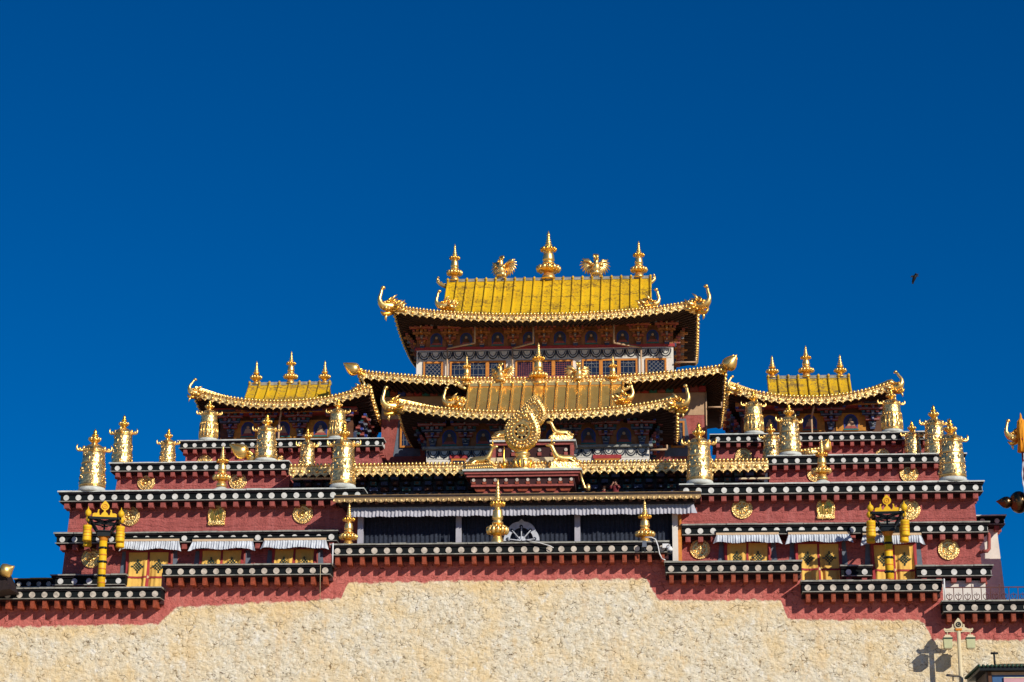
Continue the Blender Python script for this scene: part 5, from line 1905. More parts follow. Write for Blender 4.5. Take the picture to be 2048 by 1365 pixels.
def window(x0, x1, yt, yb, aw0, aw1, ay0, ay1, l_cur, l_awn, seed):
    rnd = random.Random(seed)
    xa, xb = P(x0, yt, YH).x, P(x1, yt, YH).x
    zt_ = P((x0+x1)/2, yt, YH).z+.35
    zb_ = max(21.3, P((x0+x1)/2, yb, YH).z-.25)
    # surround, frame and dark opening belong to the hall
    m = MB()
    y = YH-.03
    for s, xx in ((-1, xa), (1, xb)):
        o_, i_ = xx+s*.42, xx+s*.05
        m.add([(i_, y, zt_), (o_-s*.14, y, zt_), (o_+s*.04, y, zb_), (i_, y, zb_), (i_, YH+.02, zt_), (o_-s*.14, YH+.02, zt_), (o_+s*.04, YH+.02, zb_), (i_, YH+.02, zb_)],
              [(0, 1, 2, 3), (0, 4, 5, 1), (1, 5, 6, 2), (2, 6, 7, 3)], 'window_surround')
    m.box(xa-.03, xb+.03, y-.01, YH+.01, zb_, zt_, 'window_dark')
    win = m.build('window', hall)
    m = MB()
    m.box(xa-.06, xa+.10, y-.12, y-.01, zb_, zt_, 'bracket_red')
    m.box(xb-.10, xb+.06, y-.12, y-.01, zb_, zt_, 'bracket_red')
    m.box(xa+.10, xb-.10, y-.12, y-.01, zt_-.30, zt_, 'bracket_red')
    m.build('frame', win)
    # yellow curtain with knots
    yc = YH-.26
    t = thing('window_curtain', ((xa+xb)/2, yc, zb_), l_cur, 'curtain', 'yellow window curtains')
    zc_ = P((x0+x1)/2, yt, YH).z+.02
    H = zc_-zb_
    W = xb-xa
    def hang(u, v, off=0.0):
        # gathered towards the middle of each half, folds deepen downwards
        x = xa+W*u
        k = (u*2) % 1.0
        kk = k-.5
        fold = (.10*math.sin(kk*(13+seed % 3)*(1-.45*v)+v*1.2*(1 if u < .5 else -1))+.05*math.sin(kk*27+seed))*min(1, v*1.6)*min(1, abs(kk)*3.2)
        return (x+.05*math.sin(v*3+seed)*v, yc-.06*v+fold+off, zc_-H*v+.04*math.sin(PI*k)*(-v))
    for half in (0, 1):
        m = MB()
        u0, u1 = (.06, .475) if half == 0 else (.525, .94)
        m.grid(lambda u, v: hang(u0+(u1-u0)*u, v), 18, 14, 'cloth_yellow', True)
        o = m.build('panel', t, fix=False)
        m = MB()
        uc = (u0+u1)/2
        q = hang(uc, .36)
        endless_knot(m, q[0], zc_-min(.62*H, 1.02), W*.142, q[1]-.05)
        m.build('knot_emblem', o)
    m = MB()
    for u0, u1 in ((0, .06), (.475, .525), (.94, 1.0)):
        m.grid(lambda u, v: hang(u0+(u1-u0)*u, v, -.02), 2, 12, 'cloth_red', True)
    v0 = min(.95, 1.62/H)
    if H > 1.75:
        m.grid(lambda u, v: hang(.06+.88*u, v0+.05*v, -.03), 24, 1, 'cloth_red', True)
        q = hang(.5, v0+.025, -.05)
        m.disc((q[0], q[1]-.03, q[2]), .09, .03, 'cloth_cream', 10)
    m.grid(lambda u, v: hang(u, v*.06, -.025), 24, 1, 'cloth_red', True)
    m.build('border', t, fix=False)
    # pleated awning
    ya = YH-.92
    p, q = P(aw0, (ay0+ay1)/2, ya).x, P(aw1, (ay0+ay1)/2, ya).x
    za, zb2 = P((aw0+aw1)/2, ay0, ya).z, P((aw0+aw1)/2, ay1, ya-.25).z
    t = thing('window_awning', ((p+q)/2, ya, za), l_awn, 'awning', 'pleated white window awnings')
    hh = za-zb2
    m = MB()
    ph = rnd.uniform(0, 6)
    def aw(u, v):
        x = p+.12+(q-p-.24)*u
        e = max(0, abs(u-.5)*2-.93)/.07
        x += (.22*e*v)*(1 if u > .5 else -1)
        pl = (.055*math.sin(u*150+ph)+.04*math.sin(u*67+ph*2))*(.25+v)
        zz = za-.16-(hh-.16)*v
        zz += .05*math.sin(u*11+ph)*v-.12*e*v
        return (x, ya-.08-.20*v+pl, zz)
    m.grid(aw, 160, 4, 'cloth_white', True)
    m.build('pleats', t, fix=False)
    m = MB()
    m.box(p+.10, q-.10, ya-.10, ya-.04, za-.17, za-.03, 'cloth_tan')
    m.box(p+.05, q-.05, ya-.06, YH-.0, za-.02, za+.10, 'black_green')
    m.build('top_band', t)
window(255, 345, 1103, 1170, 243, 362, 1078, 1099, 'fully visible yellow curtain with two knots beside the left lamp pole', 'white pleated awning beside the left yellow lamp', 1)
window(402, 490, 1101, 1140, 382, 510, 1078, 1098, 'yellow curtain low behind the parapet, middle of the left wing windows', 'white pleated awning over the middle left wing window', 2)
window(547, 635, 1098, 1140, 525, 656, 1076, 1096, 'yellow curtain in the left wing window nearest the porch', 'half shaded white awning over the left window nearest the porch', 3)
window(1449, 1540, 1086, 1130, 1429, 1561, 1065, 1085, 'yellow curtain in the right wing window nearest the porch', 'white awning over the right wing window nearest the porch', 4)
window(1590, 1681, 1086, 1158, 1573, 1703, 1064, 1084, 'long yellow curtain with red cross band in the middle right window', 'white awning over the middle right wing window', 5)
window(1741, 1830, 1088, 1160, 1722, 1846, 1066, 1087, 'long yellow curtain behind the right yellow lamp pole', 'white awning partly hidden by the right yellow lamp', 6)

# ------------------------------------------------------------------ yellow lamp posts
def prayer_lamp(px, pyb, Y, zb, zfr, rz, label):
    """zb foot, zfr height of the square iron frame"""
    x = P(px, pyb, Y).x
    t = thing('lamp_post', (x, Y, zb), label, 'lamp post', 'yellow lantern lamp posts', rz)
    h = zfr-zb
    def part(m, name, par=t):
        o = m.build(name)
        o.parent = par
        return o
    m = MB()
    m.lathe([(.24, 0), (.24, h-1.25)], 'lamp_yellow', seg=16)
    m.lathe([(.24, h-1.25), (.26, h-1.2), (.33, h-1.0), (.33, h-.95)], 'lamp_orange', seg=16)
    part(m, 'pole')
    for k in range(4):
        z = h-1.75-.85*k
        if z > .1:
            m = MB()
            m.lathe([(.245, z), (.29, z+.02), (.29, z+.12), (.245, z+.14)], 'iron_black', seg=16)
            for a in range(4):
                m.ball((.30*math.cos(a*PI/2+.6), .30*math.sin(a*PI/2+.6), z+.07), .07, 'iron_black', (1, 1, 1), 6)
            part(m, 'ring_band')
        z = h-2.15-.85*k
        if z > .1:
            m = MB()
            m.lathe([(.245, z), (.255, z+.02), (.255, z+.06), (.245, z+.08)], 'lamp_orange', seg=16)
            part(m, 'ring_stripe')
    m = MB()
    a = .86
    for s in (-1, 1):
        m.bar((-a-.15, s*a, h), (a+.15, s*a, h), .12, .14, 'iron_black')
        m.bar((s*a, -a-.15, h), (s*a, a+.15, h), .12, .14, 'iron_black')
        m.bar((-a, s*a, h), (-.36, s*.36, h-.75), .10, .10, 'iron_black')
        m.bar((a, s*a, h), (.36, s*.36, h-.75), .10, .10, 'iron_black')
        m.bar((-a, s*a, h-.02), (a*.2, s*a*.5, h-.30), .07, .07, 'iron_black')
        m.bar((a, s*a, h-.02), (-a*.2, s*a*.5, h-.30), .07, .07, 'iron_black')
    m.bar((-a, -a, h-.02), (a, a, h-.02), .09, .08, 'iron_black')
    m.bar((-a, a, h-.02), (a, -a, h-.02), .09, .08, 'iron_black')
    m.box(-.40, .40, -.40, .40, h-1.0, h-.68, 'iron_black')
    m.box(-.48, .48, -.48, .48, h-.72, h-.66, 'iron_black')
    m.box(-.06, .06, -.06, .06, h-.7, h, 'iron_black')
    part(m, 'frame')
    for sx in (-1, 1):
        for sy in (-1, 1):
            cx, cy = sx*(a+.12), sy*(a+.12)
            m = MB()
            zt_ = h-.50
            m.lathe([(.02, zt_-.95), (.24, zt_-.95), (.27, zt_-.90), (.27, zt_-.82), (.255, zt_-.80), (.255, zt_-.15), (.27, zt_-.13), (.27, zt_-.06), (.24, zt_), (.05, zt_+.02)], 'lamp_yellow', (cx, cy, 0), 18)
            for dz in (.30, .48, .66):
                m.lathe([(.255, zt_-dz-.02), (.266, zt_-dz-.01), (.266, zt_-dz+.01), (.255, zt_-dz+.02)], 'lamp_orange', (cx, cy, 0), 18)
            m.lathe([(.05, zt_), (.06, zt_+.06), (.015, zt_+.16)], 'lamp_orange', (cx, cy, 0), 8)
            m.tube([(cx, cy, zt_+.1), (cx, cy, h-.02)], .022, 'iron_black', 5)
            part(m, 'lantern')
            m = MB()
            m.lathe([(.05, h+.05), (.13, h+.10), (.20, h+.24), (.17, h+.38), (.07, h+.48), (.03, h+.56), (.005, h+.68)], 'lamp_yellow', (cx, cy, 0), 14)
            part(m, 'corner_ball')
    # crest: two deer and a wheel cut from plate, facing front
    m = MB()
    y0, y1 = -a-.05, -a+.05
    m.box(-.72, .72, y0-.02, y1+.02, h+.07, h+.17, 'lamp_yellow')
    for s in (-1, 1):
        prof = [(.30, .17), (.70, .17), (.72, .24), (.62, .30), (.46, .30), (.42, .38), (.41, .50), (.31, .52), (.35, .42), (.32, .28)]
        poly = [(s*q[0], h+q[1]) for q in prof]
        m.prism(poly if s > 0 else poly[::-1], y0, y1, 'lamp_yellow')
    m.prism([(-.22, h+.17), (.22, h+.17), (.17, h+.28), (.06, h+.38), (.05, h+.48), (-.05, h+.48), (-.06, h+.38), (-.17, h+.28)], y0-.02, y1+.02, 'lamp_yellow')
    drop = []
    for i in range(24):
        q = 2*PI*i/24-PI/2
        z = math.sin(q)
        drop.append((.25*math.cos(q)*(1-.4*max(0, z)**2), h+.72+.25*z*(1+.4*max(0, z)**3)))
    m.prism(drop, y0, y1, 'lamp_yellow')
    m.ring((0, y0, h+.71), .12, .16, -.03, .0, 'lamp_orange', 18)
    m.ball((0, y0, h+.71), .05, 'lamp_orange', (1, .5, 1), 6)
    part(m, 'crest')
    return t
zS1 = zmid(-70, 322, 1175, -7.1)-.3
zS5 = zmid(1603, 1883, 1160, -7.1)-.3
prayer_lamp(206, 1100, -4.7, zS1, P(206, 1037, -5.5).z, R(14), 'yellow lamp post with four lanterns before the left wing')
prayer_lamp(1777, 1100, -4.7, zS5, P(1777, 1026, -5.5).z, R(-4), 'yellow lamp post with four lanterns before the right wing')

# ------------------------------------------------------------------ street lamp before the stone wall
def street_lamp():
    Y = -7.55
    x, z = XZ(1917, 1262, Y)
    t = thing('street_lamp', (x, Y, 13.4), 'cream street lamp with two hanging lanterns casting its shadow on the stone wall', 'street lamp')
    k = MPP(1262, Y)
    m = MB()
    m.lathe([(.16, 13.3), (.13, 14.0), (.11, z)], 'lamp_cream', (x, Y, 0), 14)
    m.build('pole', t)
    m = MB()
    for s in (-1, 1):
        m.bar((x, Y, z-.02), (x+s*.76, Y, z-.02), .10, .10, 'lamp_cream')
        prof = [(.12, .05), (.78, .05), (.84, .14), (.78, .22), (.70, .16), (.52, .18), (.36, .26), (.34, .42), (.28, .44), (.26, .28), (.14, .22)]
        poly = [(x+s*q[0], z+q[1]-.06) for q in prof]
        m.prism(poly if s > 0 else poly[::-1], Y-.05, Y+.05, 'lamp_cream')
    m.build('arm', t)
    m = MB()
    drop = []
    for i in range(24):
        q = 2*PI*i/24-PI/2
        zz = math.sin(q)
        drop.append((x+.23*math.cos(q)*(1-.4*max(0, zz)**2), z+.36+.27*zz*(1+.3*max(0, zz)**3)))
    m.prism(drop, Y-.12, Y+.08, 'lamp_cream')
    m.ring((x, Y-.12, z+.34), .09, .15, -.03, 0, 'iron_black', 18)
    m.ball((x, Y-.13, z+.34), .06, 'iron_black', (1, .4, 1), 8)
    m.prism([(x-.16, z), (x+.16, z), (x+.20, z+.12), (x-.20, z+.12)], Y-.13, Y+.1, 'lamp_orange')
    m.build('head', t)
    for s in (-1, 1):
        cx = x+s*.64
        m = MB()
        m.tube([(cx, Y, z-.02), (cx, Y, z-.24)], .03, 'lamp_cream', 6)
        m.box(cx-.22, cx+.22, Y-.24, Y+.24, z-1.0, z-.48, 'lamp_pale_green', tx=-.02)
        m.box(cx-.27, cx+.27, Y-.28, Y+.28, z-.48, z-.41, 'tile_green')
        m.box(cx-.25, cx+.25, Y-.26, Y+.26, z-.41, z-.33, 'lamp_cream', tx=.04, ty=.04)
        m.box(cx-.17, cx+.17, Y-.18, Y+.18, z-.33, z-.24, 'lamp_cream', tx=.03, ty=.03)
        m.box(cx-.18, cx+.18, Y-.20, Y+.20, z-1.04, z-1.0, 'lamp_cream')
        m.build('lantern', t)
street_lamp()

# ------------------------------------------------------------------ hut, pipe and solar panel at lower right
def hut():
    yf = -12.3
    x0, z0 = XZ(1958, 1333, yf)
    t = thing('hut', (x0+3, yf, 13.4), 'small green tiled hut with blue front at the lower right corner', 'hut')
    x1 = x0+7.0
    m = MB()
    # hipped tile roof with rounded tile ends
    yb = -7.0
    m.add([(x0, yf, z0), (x1, yf, z0), (x1, yb, z0), (x0, yb, z0), (x0+1.6, yf+2.2, z0+.42), (x1-1.6, yf+2.2, z0+.42), (x1-1.6, yb-2.0, z0+.42), (x0+1.6, yb-2.0, z0+.42)],
          [(0, 1, 5, 4), (1, 2, 6, 5), (2, 3, 7, 6), (3, 0, 4, 7), (4, 5, 6, 7)], 'tile_green')
    n = int((x1-x0)/.22)
    for i in range(n+1):
        x = x0+(x1-x0)*i/n
        m.ball((x, yf-.02, z0+.02), .09, 'tile_green', (1, 1, 1), 6)
    n = int((yb-yf)/.22)
    for i in range(n+1):
        m.ball((x0-.02, yf+(yb-yf)*i/n, z0+.02), .09, 'tile_green', (1, 1, 1), 6)
    rf = m.build('roof', t)
    m = MB()
    m.box(x0+.03, x1-.03, yf+.03, yb-.03, z0-.22, z0-.02, 'iron_black')
    m.build('eave_board', rf)
    m = MB()
    m.box(x0+.45, x1-.45, yf+.55, yb-.5, 13.4, z0-.24, 'hut_wall')
    m.box(x0+.75, x1-.75, yf+.50, yf+.56, 13.5, z0-.35, 'hut_blue')
    m.build('wall', t)
    m = MB()
    for x in (x0+.62, x0+3.2):
        m.box(x-.09, x+.09, yf+.42, yf+.60, 13.4, z0-.24, 'rafter_brown')
    m.box(x0+.55, x1-.5, yf+.44, yf+.58, z0-.42, z0-.26, 'paint_tan')
    m.build('door_frame', t)
    m = MB()
    m.box(x0+1.35, x0+3.1, yf+.40, yf+.46, z0-.98, z0-.56, 'sign_pink')
    m.box(x0+1.35, x0+3.1, yf+.385, yf+.45, z0-.60, z0-.55, 'lamp_cream')
    m.build('sign_board', t)
    # stove pipe on the roof
    p = P(1990, 1331, -9.5)
    m = MB()
    top = P(1990, 1307, -9.5).z
    m.tube([(p.x, -9.5, z0+.2), (p.x-.02, -9.5, top)], .055, 'iron_black', 8)
    m.tube([(p.x-.20, -9.5, top), (p.x+.20, -9.5, top)], .06, 'iron_black', 8)
    m.tube([(p.x, -9.5, top), (p.x, -9.5, top+.15)], [.03, .01], 'iron_black', 6)
    tag(m.build('stove_pipe'), 'black stove pipe with T shaped cap on the green hut roof', 'pipe')
    p = P(1906, 1353, -7.6)
    m = MB()
    m.add([(p.x-.42, -7.85, p.z+.02), (p.x+.42, -7.85, p.z-.06), (p.x+.36, -7.3, p.z+.10), (p.x-.30, -7.3, p.z+.18),
           (p.x-.42, -7.85, p.z-.03), (p.x+.42, -7.85, p.z-.11), (p.x+.36, -7.3, p.z+.05), (p.x-.30, -7.3, p.z+.13)],
          [(0, 1, 2, 3), (7, 6, 5, 4), (0, 4, 5, 1), (1, 5, 6, 2), (2, 6, 7, 3), (3, 7, 4, 0)], 'plastic_dark')
    m.tube([(p.x, -7.55, 13.4), (p.x, -7.55, p.z)], .04, 'lamp_cream', 8)
    tag(m.build('solar_lamp'), 'small dark solar panel on a post between street lamp and hut', 'solar lamp')
hut()

# ------------------------------------------------------------------ railing on the right parapet
def railing():
    Y = -4.6
    x0, x1 = P(1889, 1185, Y).x, P(2110, 1185, Y).x
    zt_, zb_ = P(1985, 1175, Y).z, zmid(1885, 2120, 1200, -7.1)-.3
    t = thing('railing', ((x0+x1)/2, Y, zb_), 'rust red scrolled iron railing on the parapet at the right', 'railing')
    m = MB()
    m.bar((x0, Y, zt_), (x1, Y, zt_), .06, .06, 'rail_rust')
    m.bar((x0, Y, zb_+.12), (x1, Y, zb_+.12), .05, .05, 'rail_rust')
    m.build('rail', t)
    n = int((x1-x0)/.52)
    for i in range(n+1):
        x = x0+(x1-x0)*i/n
        m = MB()
        m.bar((x, Y, zb_), (x, Y, zt_+(.0 if i % 3 else .18)), .045, .045, 'rail_rust')
        m.build('baluster', t)
    for i in range(n):
        x = x0+(x1-x0)*(i+.5)/n
        m = MB()
        for s in (-1, 1):
            m.tube([(x, Y, zt_-.75), (x+s*.14, Y, zt_-.62), (x+s*.17, Y, zt_-.45), (x+s*.08, Y, zt_-.38), (x+s*.04, Y, zt_-.47)], .025, 'rail_rust', 5)
        m.bar((x, Y, zb_+.1), (x, Y, zt_-.3), .03, .03, 'rail_rust')
        m.build('scroll', t)
railing()

# ------------------------------------------------------------------ foreground ornament and flagpole at the right edge
def right_edge():
    Y = 3.0
    zg = 20.5
    k = MPP(900, Y)
    x, z = XZ(2046, 905, Y)
    t = thing('flag_pole', (x, Y, zg), 'tall pole wound with white and red cloth, orange cloth cap on top', 'flag pole')
    m = MB()
    ztop = P(2040, 835, Y).z
    m.lathe([(.14, zg), (.09, ztop-.4)], 'cloth_maroon', (x, Y, 0), 10)
    m.build('pole', t)
    m = MB()
    n = 120
    pts = []
    for i in range(n+1):
        zz = z-.05-(z-zg-1)*i/n
        a = i*.13+.8*math.sin(i*.07)
        pts.append((x-.06+.09*math.cos(a), Y-.12+.05*math.sin(a), zz))
    m.tube(pts, [.045+.02*math.sin(i*.9) for i in range(n+1)], 'cloth_white', 6, flat=.6)
    m.build('white_cloth', t)
    m = MB()
    m.tube([(p[0]+.18+.05*math.sin(i*.21), p[1]+.03, p[2]-.1) for i, p in enumerate(pts)], .10, 'cloth_red', 6, flat=.6)
    m.build('red_cloth', t)
    m = MB()
    h = ztop-z
    m.lathe([(.30, z), (.25, z+h*.22), (.19, z+h*.34), (.27, z+h*.42), (.30, z+h*.55), (.27, z+h*.75), (.20, z+h*.9), (.08, z+h*.97), (.06, z+h*1.05), (.01, z+h*1.12)],
            'cloth_orange', (x-.02, Y-.05, 0), 20)
    for q in range(9):
        a = q*2*PI/9
        m.tube([(x-.02+.30*math.cos(a), Y-.05+.30*math.sin(a), z), (x-.02+.22*math.cos(a), Y-.05+.22*math.sin(a), z+h*.3), (x-.02+.28*math.cos(a), Y-.05+.28*math.sin(a), z+h*.55), (x-.02+.20*math.cos(a), Y-.05+.20*math.sin(a), z+h*.88)], .045, 'cloth_orange', 5)
    m.lathe([(.22, z+h*.33), (.24, z+h*.36), (.22, z+h*.39)], 'cloth_red', (x-.02, Y-.05, 0), 16)
    m.build('cloth_cap', t)
    o = put_mak(2029, 868, 48, Y+.35, -1, 'dark gold makara head with curled trunk behind the orange cloth cap', 12)
    # dark ball and bud reaching left from the pole
    c = P(2038, 1005, Y+.6)
    m = MB()
    m.ball((c.x, Y+.6, c.z), 24*k*.92, 'bronze_dark', (.85, .85, 1), 18)
    M = Matrix.Translation((c.x-.42, Y+.6, c.z-.05)) @ Matrix.Rotation(R(-83), 4, 'Y')
    m.lathe([(.10, 0), (.22, .05), (.36, .22), (.39, .38), (.34, .55), (.22, .72), (.11, .86), (.01, 1.02)], 'bronze_dark', seg=18, M=M)
    tag(m.build('bronze_bud'), 'dark bronze ball with pointed bud sticking out left of the wound pole', 'ornament')
    # far left: roof corner with bud, cut by the picture edge
    # house just right of the picture, its corner carries those ornaments; it shades the slim tower
    xa = P(2078, 1100, 1.2).x
    zt_ = P(2078, 1040, 1.2).z
    hs_ = thing('side_house', (xa+4, 1.2, 20.6), 'red house standing just past the flag pole at the right', 'building')
    wall_box(hs_, xa, xa+9, 1.2, 2.9, 20.4, zt_, 'red_plaster')
    cornice(hs_, xa-.5, xa+9, zt_+1.0, 1.2, .8, .74, k=.9, slab='slab_white', loose=False)
    Y = -9.0
    t = thing('corner_house', (P(-40, 1180, Y).x, Y, 15), 'house corner with dark eave and bright gold bud, cut by the left picture edge', 'building')
    a, b, c2 = P(2, 1140, Y), P(19, 1178, Y), P(-170, 1178, Y)
    top = P(-170, 1020, Y)
    m = MB()
    m.prism([(c2.x, c2.z-.6), (c2.x+1.5, c2.z-.6), (b.x, b.z), (a.x, a.z), (top.x, top.z)], Y, Y+2.0, 'rafter_dark')
    m2 = MB()
    m2.box(c2.x-1, c2.x+1.2, Y+.1, Y+1.9, 12.5, c2.z-.6, 'hut_wall')
    m2.build('wall', t)
    m.build('eave', t)
    q = P(4, 1146, Y-.1)
    m = MB()
    M = Matrix.Translation(q) @ Matrix.Rotation(R(62), 4, 'Y')
    m.lathe([(.15, -.1), (.28, .02), (.42, .16), (.45, .30), (.34, .48), (.2, .60), (.10, .72), (.02, .82)], 'gold', seg=18, M=M)
    m.build('bud', t)
right_edge()

# ------------------------------------------------------------------ bird
def bird():
    Y = -20
    p = P(1829, 555, Y)
    k = MPP(555, Y)
    t = thing('bird', p, 'small black bird gliding in the blue sky', 'bird')
    m = MB()
    def q(px, py, dy=0):
        return (p.x+(px-1829)*k, Y+dy, p.z-(py-555)*k)
    m.tube([q(1831, 550, -.05), q(1830, 553), q(1828, 558), q(1826, 563, .1), q(1825.5, 566, .15)], [.05, .10, .09, .06, .04], 'feather_black', 8, flat=.8)
    m.add([q(1823.5, 567, .1), q(1827.5, 567, .1), q(1828, 561, .05), q(1826, 561, .05), q(1823.5, 567, .13), q(1827.5, 567, .13), q(1828, 561, .08), q(1826, 561, .08)],
          [(0, 1, 2, 3), (7, 6, 5, 4), (0, 4, 5, 1), (1, 5, 6, 2), (2, 6, 7, 3), (3, 7, 4, 0)], 'feather_black')
    m.tube([q(1831, 550.5, -.05), q(1832, 547.5, -.12)], [.06, .02], 'feather_black', 6)
    m.build('body', t)
    for pts in ([(1829, 551), (1833, 548), (1838, 548), (1834.5, 551), (1838, 553), (1832, 554)], [(1829, 552), (1824, 551), (1820.5, 555), (1823, 554.5), (1828, 556)]):
        m = MB()
        m.prism([(q(a, b)[0], q(a, b)[2]) for a, b in pts], Y-.02, Y+.02, 'feather_black')
        m.build('wing', t)
bird()

# ------------------------------------------------------------------ people on the porch roof
def person(px, py_top, Y, label, rz, arms):
    z = P(px, py_top, Y).z
    x = P(px, py_top, Y).x
    t = thing('person', (x, Y, z-1.68), label, 'person', None, rz)
    ht = 1.68
    V = {'pel': (0, 0, .92), 'wai': (0, 0, 1.08), 'che': (0, 0, 1.28), 'nec': (0, 0, 1.42), 'hea': (0, -.02, 1.53), 'top': (0, -.01, 1.62)}
    rad = {'pel': .15, 'wai': .14, 'che': .16, 'nec': .058, 'hea': .098, 'top': .075}
    E_ = [('pel', 'wai'), ('wai', 'che'), ('che', 'nec'), ('nec', 'hea'), ('hea', 'top')]
    for s, n in ((-1, 'l'), (1, 'r')):
        V.update({'hip'+n: (s*.09, 0, .86), 'kne'+n: (s*.10, -.03, .48), 'ank'+n: (s*.10, .02, .08), 'toe'+n: (s*.11, -.16, .04), 'sho'+n: (s*.18, 0, 1.34)})
        rad.update({'hip'+n: .10, 'kne'+n: .065, 'ank'+n: .045, 'toe'+n: .04, 'sho'+n: .07})
        if arms:
            V.update({'elb'+n: (s*.30, -.18, 1.24), 'wri'+n: (s*.12, -.22, 1.46), 'han'+n: (s*.07, -.19, 1.55)})
        else:
            V.update({'elb'+n: (s*.24, .03, 1.08), 'wri'+n: (s*.20, -.14, .92), 'han'+n: (s*.17, -.22, .90)})
        rad.update({'elb'+n: .05, 'wri'+n: .035, 'han'+n: .042})
        E_ += [('pel', 'hip'+n), ('hip'+n, 'kne'+n), ('kne'+n, 'ank'+n), ('ank'+n, 'toe'+n), ('che', 'sho'+n), ('sho'+n, 'elb'+n), ('elb'+n, 'wri'+n), ('wri'+n, 'han'+n)]
        hb = Vector(V['han'+n])
        up_ = Vector((0, 0, 1)) if arms else Vector((0, -.7, -.7))
        for f in range(5):
            nm = 'f%s%d' % (n, f)
            off = Vector(((f-2)*.018*s, 0, 0))
            V[nm] = tuple(hb+off+up_*(.07 if f else .03)+Vector((-s*.04, 0, 0))*(1 if f == 0 else 0))
            rad[nm] = .010
            E_.append(('han'+n, nm))
    keys = list(V)
    me = bpy.data.meshes.new('body')
    me.from_pydata([V[k] for k in keys], [(keys.index(a), keys.index(b)) for a, b in E_], [])
    o = bpy.data.objects.new('body', me)
    COL.objects.link(o)
    o.parent = t
    sk = o.modifiers.new('skin', 'SKIN')
    for i, k in enumerate(keys):
        me.skin_vertices[0].data[i].radius = (rad[k], rad[k]*.9)
    me.skin_vertices[0].data[0].use_root = True
    o.modifiers.new('sub', 'SUBSURF').levels = 2
    o.modifiers['sub'].render_levels = 2
    me.materials.append(MATS['skin'])
    def part(m, name):
        q = m.build(name)
        q.parent = t
    m = MB()
    m.lathe([(.30, .06), (.27, .5), (.22, .95), (.19, 1.1), (.22, 1.28), (.20, 1.38), (.09, 1.44)], 'cloth_maroon', seg=18)
    for s in (-1, 1):
        if arms:
            m.tube([(s*.17, 0, 1.36), (s*.30, -.18, 1.24), (s*.20, -.21, 1.36)], [.10, .09, .07], 'cloth_maroon', 8)
        else:
            m.tube([(s*.17, 0, 1.36), (s*.24, .03, 1.08), (s*.20, -.12, .94)], [.10, .085, .07], 'cloth_maroon', 8)
    part(m, 'robe')
    m = MB()
    m.ball((0, .015, 1.585), .108, 'hair_black', (.95, 1.0, .85), 10)
    part(m, 'hair')
    m = MB()
    for s in (-1, 1):
        m.ball((s*.035, -.112, 1.55), .012, 'hair_black', (1, .6, 1), 5)
        m.ball((s*.10, .0, 1.54), .025, 'skin', (.5, 1, 1.4), 5)
    m.tube([(0, -.11, 1.55), (0, -.135, 1.515)], [.010, .016], 'skin', 5)
    m.box(-.025, .025, -.112, -.10, 1.475, 1.485, 'bracket_red')
    part(m, 'face')
person(1231, 963, .35, 'person in maroon robe on the porch roof shading their eyes with both hands', R(-20), True)
person(1208, 975, .7, 'person with only the dark haired head showing above the bronze porch eave', R(10), False)

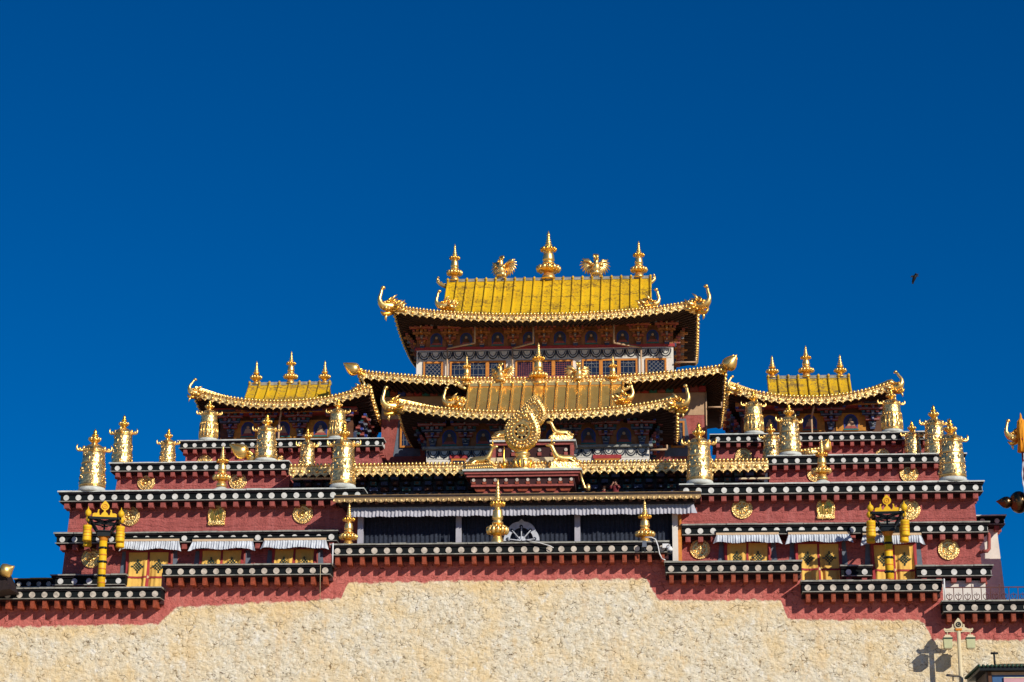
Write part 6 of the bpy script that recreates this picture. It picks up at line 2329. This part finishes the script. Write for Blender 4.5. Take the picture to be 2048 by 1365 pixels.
# ------------------------------------------------------------------ small fittings
def fittings():
    # dome camera at the end of the middle parapet
    Y = -7.35
    p = P(1334, 1092, Y)
    t = thing('security_camera', p, 'white dome security camera at the right end of the porch parapet', 'security camera')
    m = MB()
    m.box(p.x-.26, p.x+.10, Y-.05, Y+.12, p.z-.12, p.z+.12, 'plastic_white')
    m.tube([(p.x, Y-.02, p.z), (p.x+.15, Y-.25, p.z+.02), (p.x+.17, Y-.30, p.z-.12)], .035, 'plastic_white', 6)
    m.build('bracket', t)
    m = MB()
    m.lathe([(.02, .10), (.10, .06), (.16, -.06), (.17, -.18)], 'plastic_white', (p.x+.17, Y-.30, p.z-.18), 16)
    m.build('housing', t)
    m = MB()
    m.lathe([(.16, -.18), (.15, -.26), (.10, -.34), (.02, -.37)], 'plastic_dark', (p.x+.17, Y-.30, p.z-.18), 16)
    m.build('lens_dome', t)
    # floodlight hanging in front of the dots
    p = P(1289, 1089, -7.4)
    m = MB()
    m.box(p.x-.14, p.x+.14, -7.55, -7.35, p.z-.18, p.z+.18, 'window_surround', tx=.03)
    m.tube([(p.x, -7.4, p.z-.15), (p.x+.02, -7.35, p.z-.45)], .05, 'plastic_dark', 6)
    tag(m.build('floodlight'), 'small grey floodlight hanging on the porch parapet left of the camera', 'floodlight')
    m = MB()
    pts = [P(a, b, -7.32) for a, b in ((1290, 1075), (1303, 1075), (1311, 1079), (1316, 1092), (1319, 1108), (1324, 1117), (1331, 1121))]
    m.tube(pts, .035, 'plastic_white', 6)
    tag(m.build('cable'), 'white cable drooping over the parapet beside the security camera', 'cable')
    m = MB()
    m.tube([P(a, b, -7.3) for a, b in ((1051, 1080), (1075, 1085), (1100, 1092), (1107, 1096))], .025, 'plastic_white', 5)
    tag(m.build('cable'), 'thin white cable crossing the parapet dots below the porch emblem', 'cable')
    for px, a, b, lb in ((666, 1087, 1128, 'thin white conduit at the left end of the porch parapet'), (1888, 1158, 1197, 'thin white conduit at the left end of the railing')):
        p, q = P(px, a, -7.25), P(px, b, -7.25)
        m = MB()
        m.tube([(p.x, -7.25, p.z), (p.x, -7.25, q.z)], .045, 'plastic_white', 6)
        tag(m.build('conduit'), lb, 'pipe')
    p, q = P(641, 1130, -7.3), P(640, 1215, -6.1)
    m = MB()
    m.tube([p, (p.x, -7.25, p.z-.9), q], .014, 'lamp_cream', 4)
    tag(m.build('cable'), 'hair thin cable hanging down the stone wall left of the porch parapet', 'cable')
    # rust red drain loop at the right end of the hall
    m = MB()
    pts = [P(a, b, -1.8) for a, b in ((1963, 1066), (1974, 1063), (1978, 1070), (1978, 1098), (1974, 1103), (1966, 1103))]
    m.tube(pts, .11, 'bracket_red', 8)
    m.tube([pts[-1], (pts[-1].x-.1, -1.45, pts[-1].z)], .11, 'bracket_red', 8)
    tag(m.build('drain_pipe'), 'bent red drain pipe on the right end of the hall wall', 'pipe')
fittings()
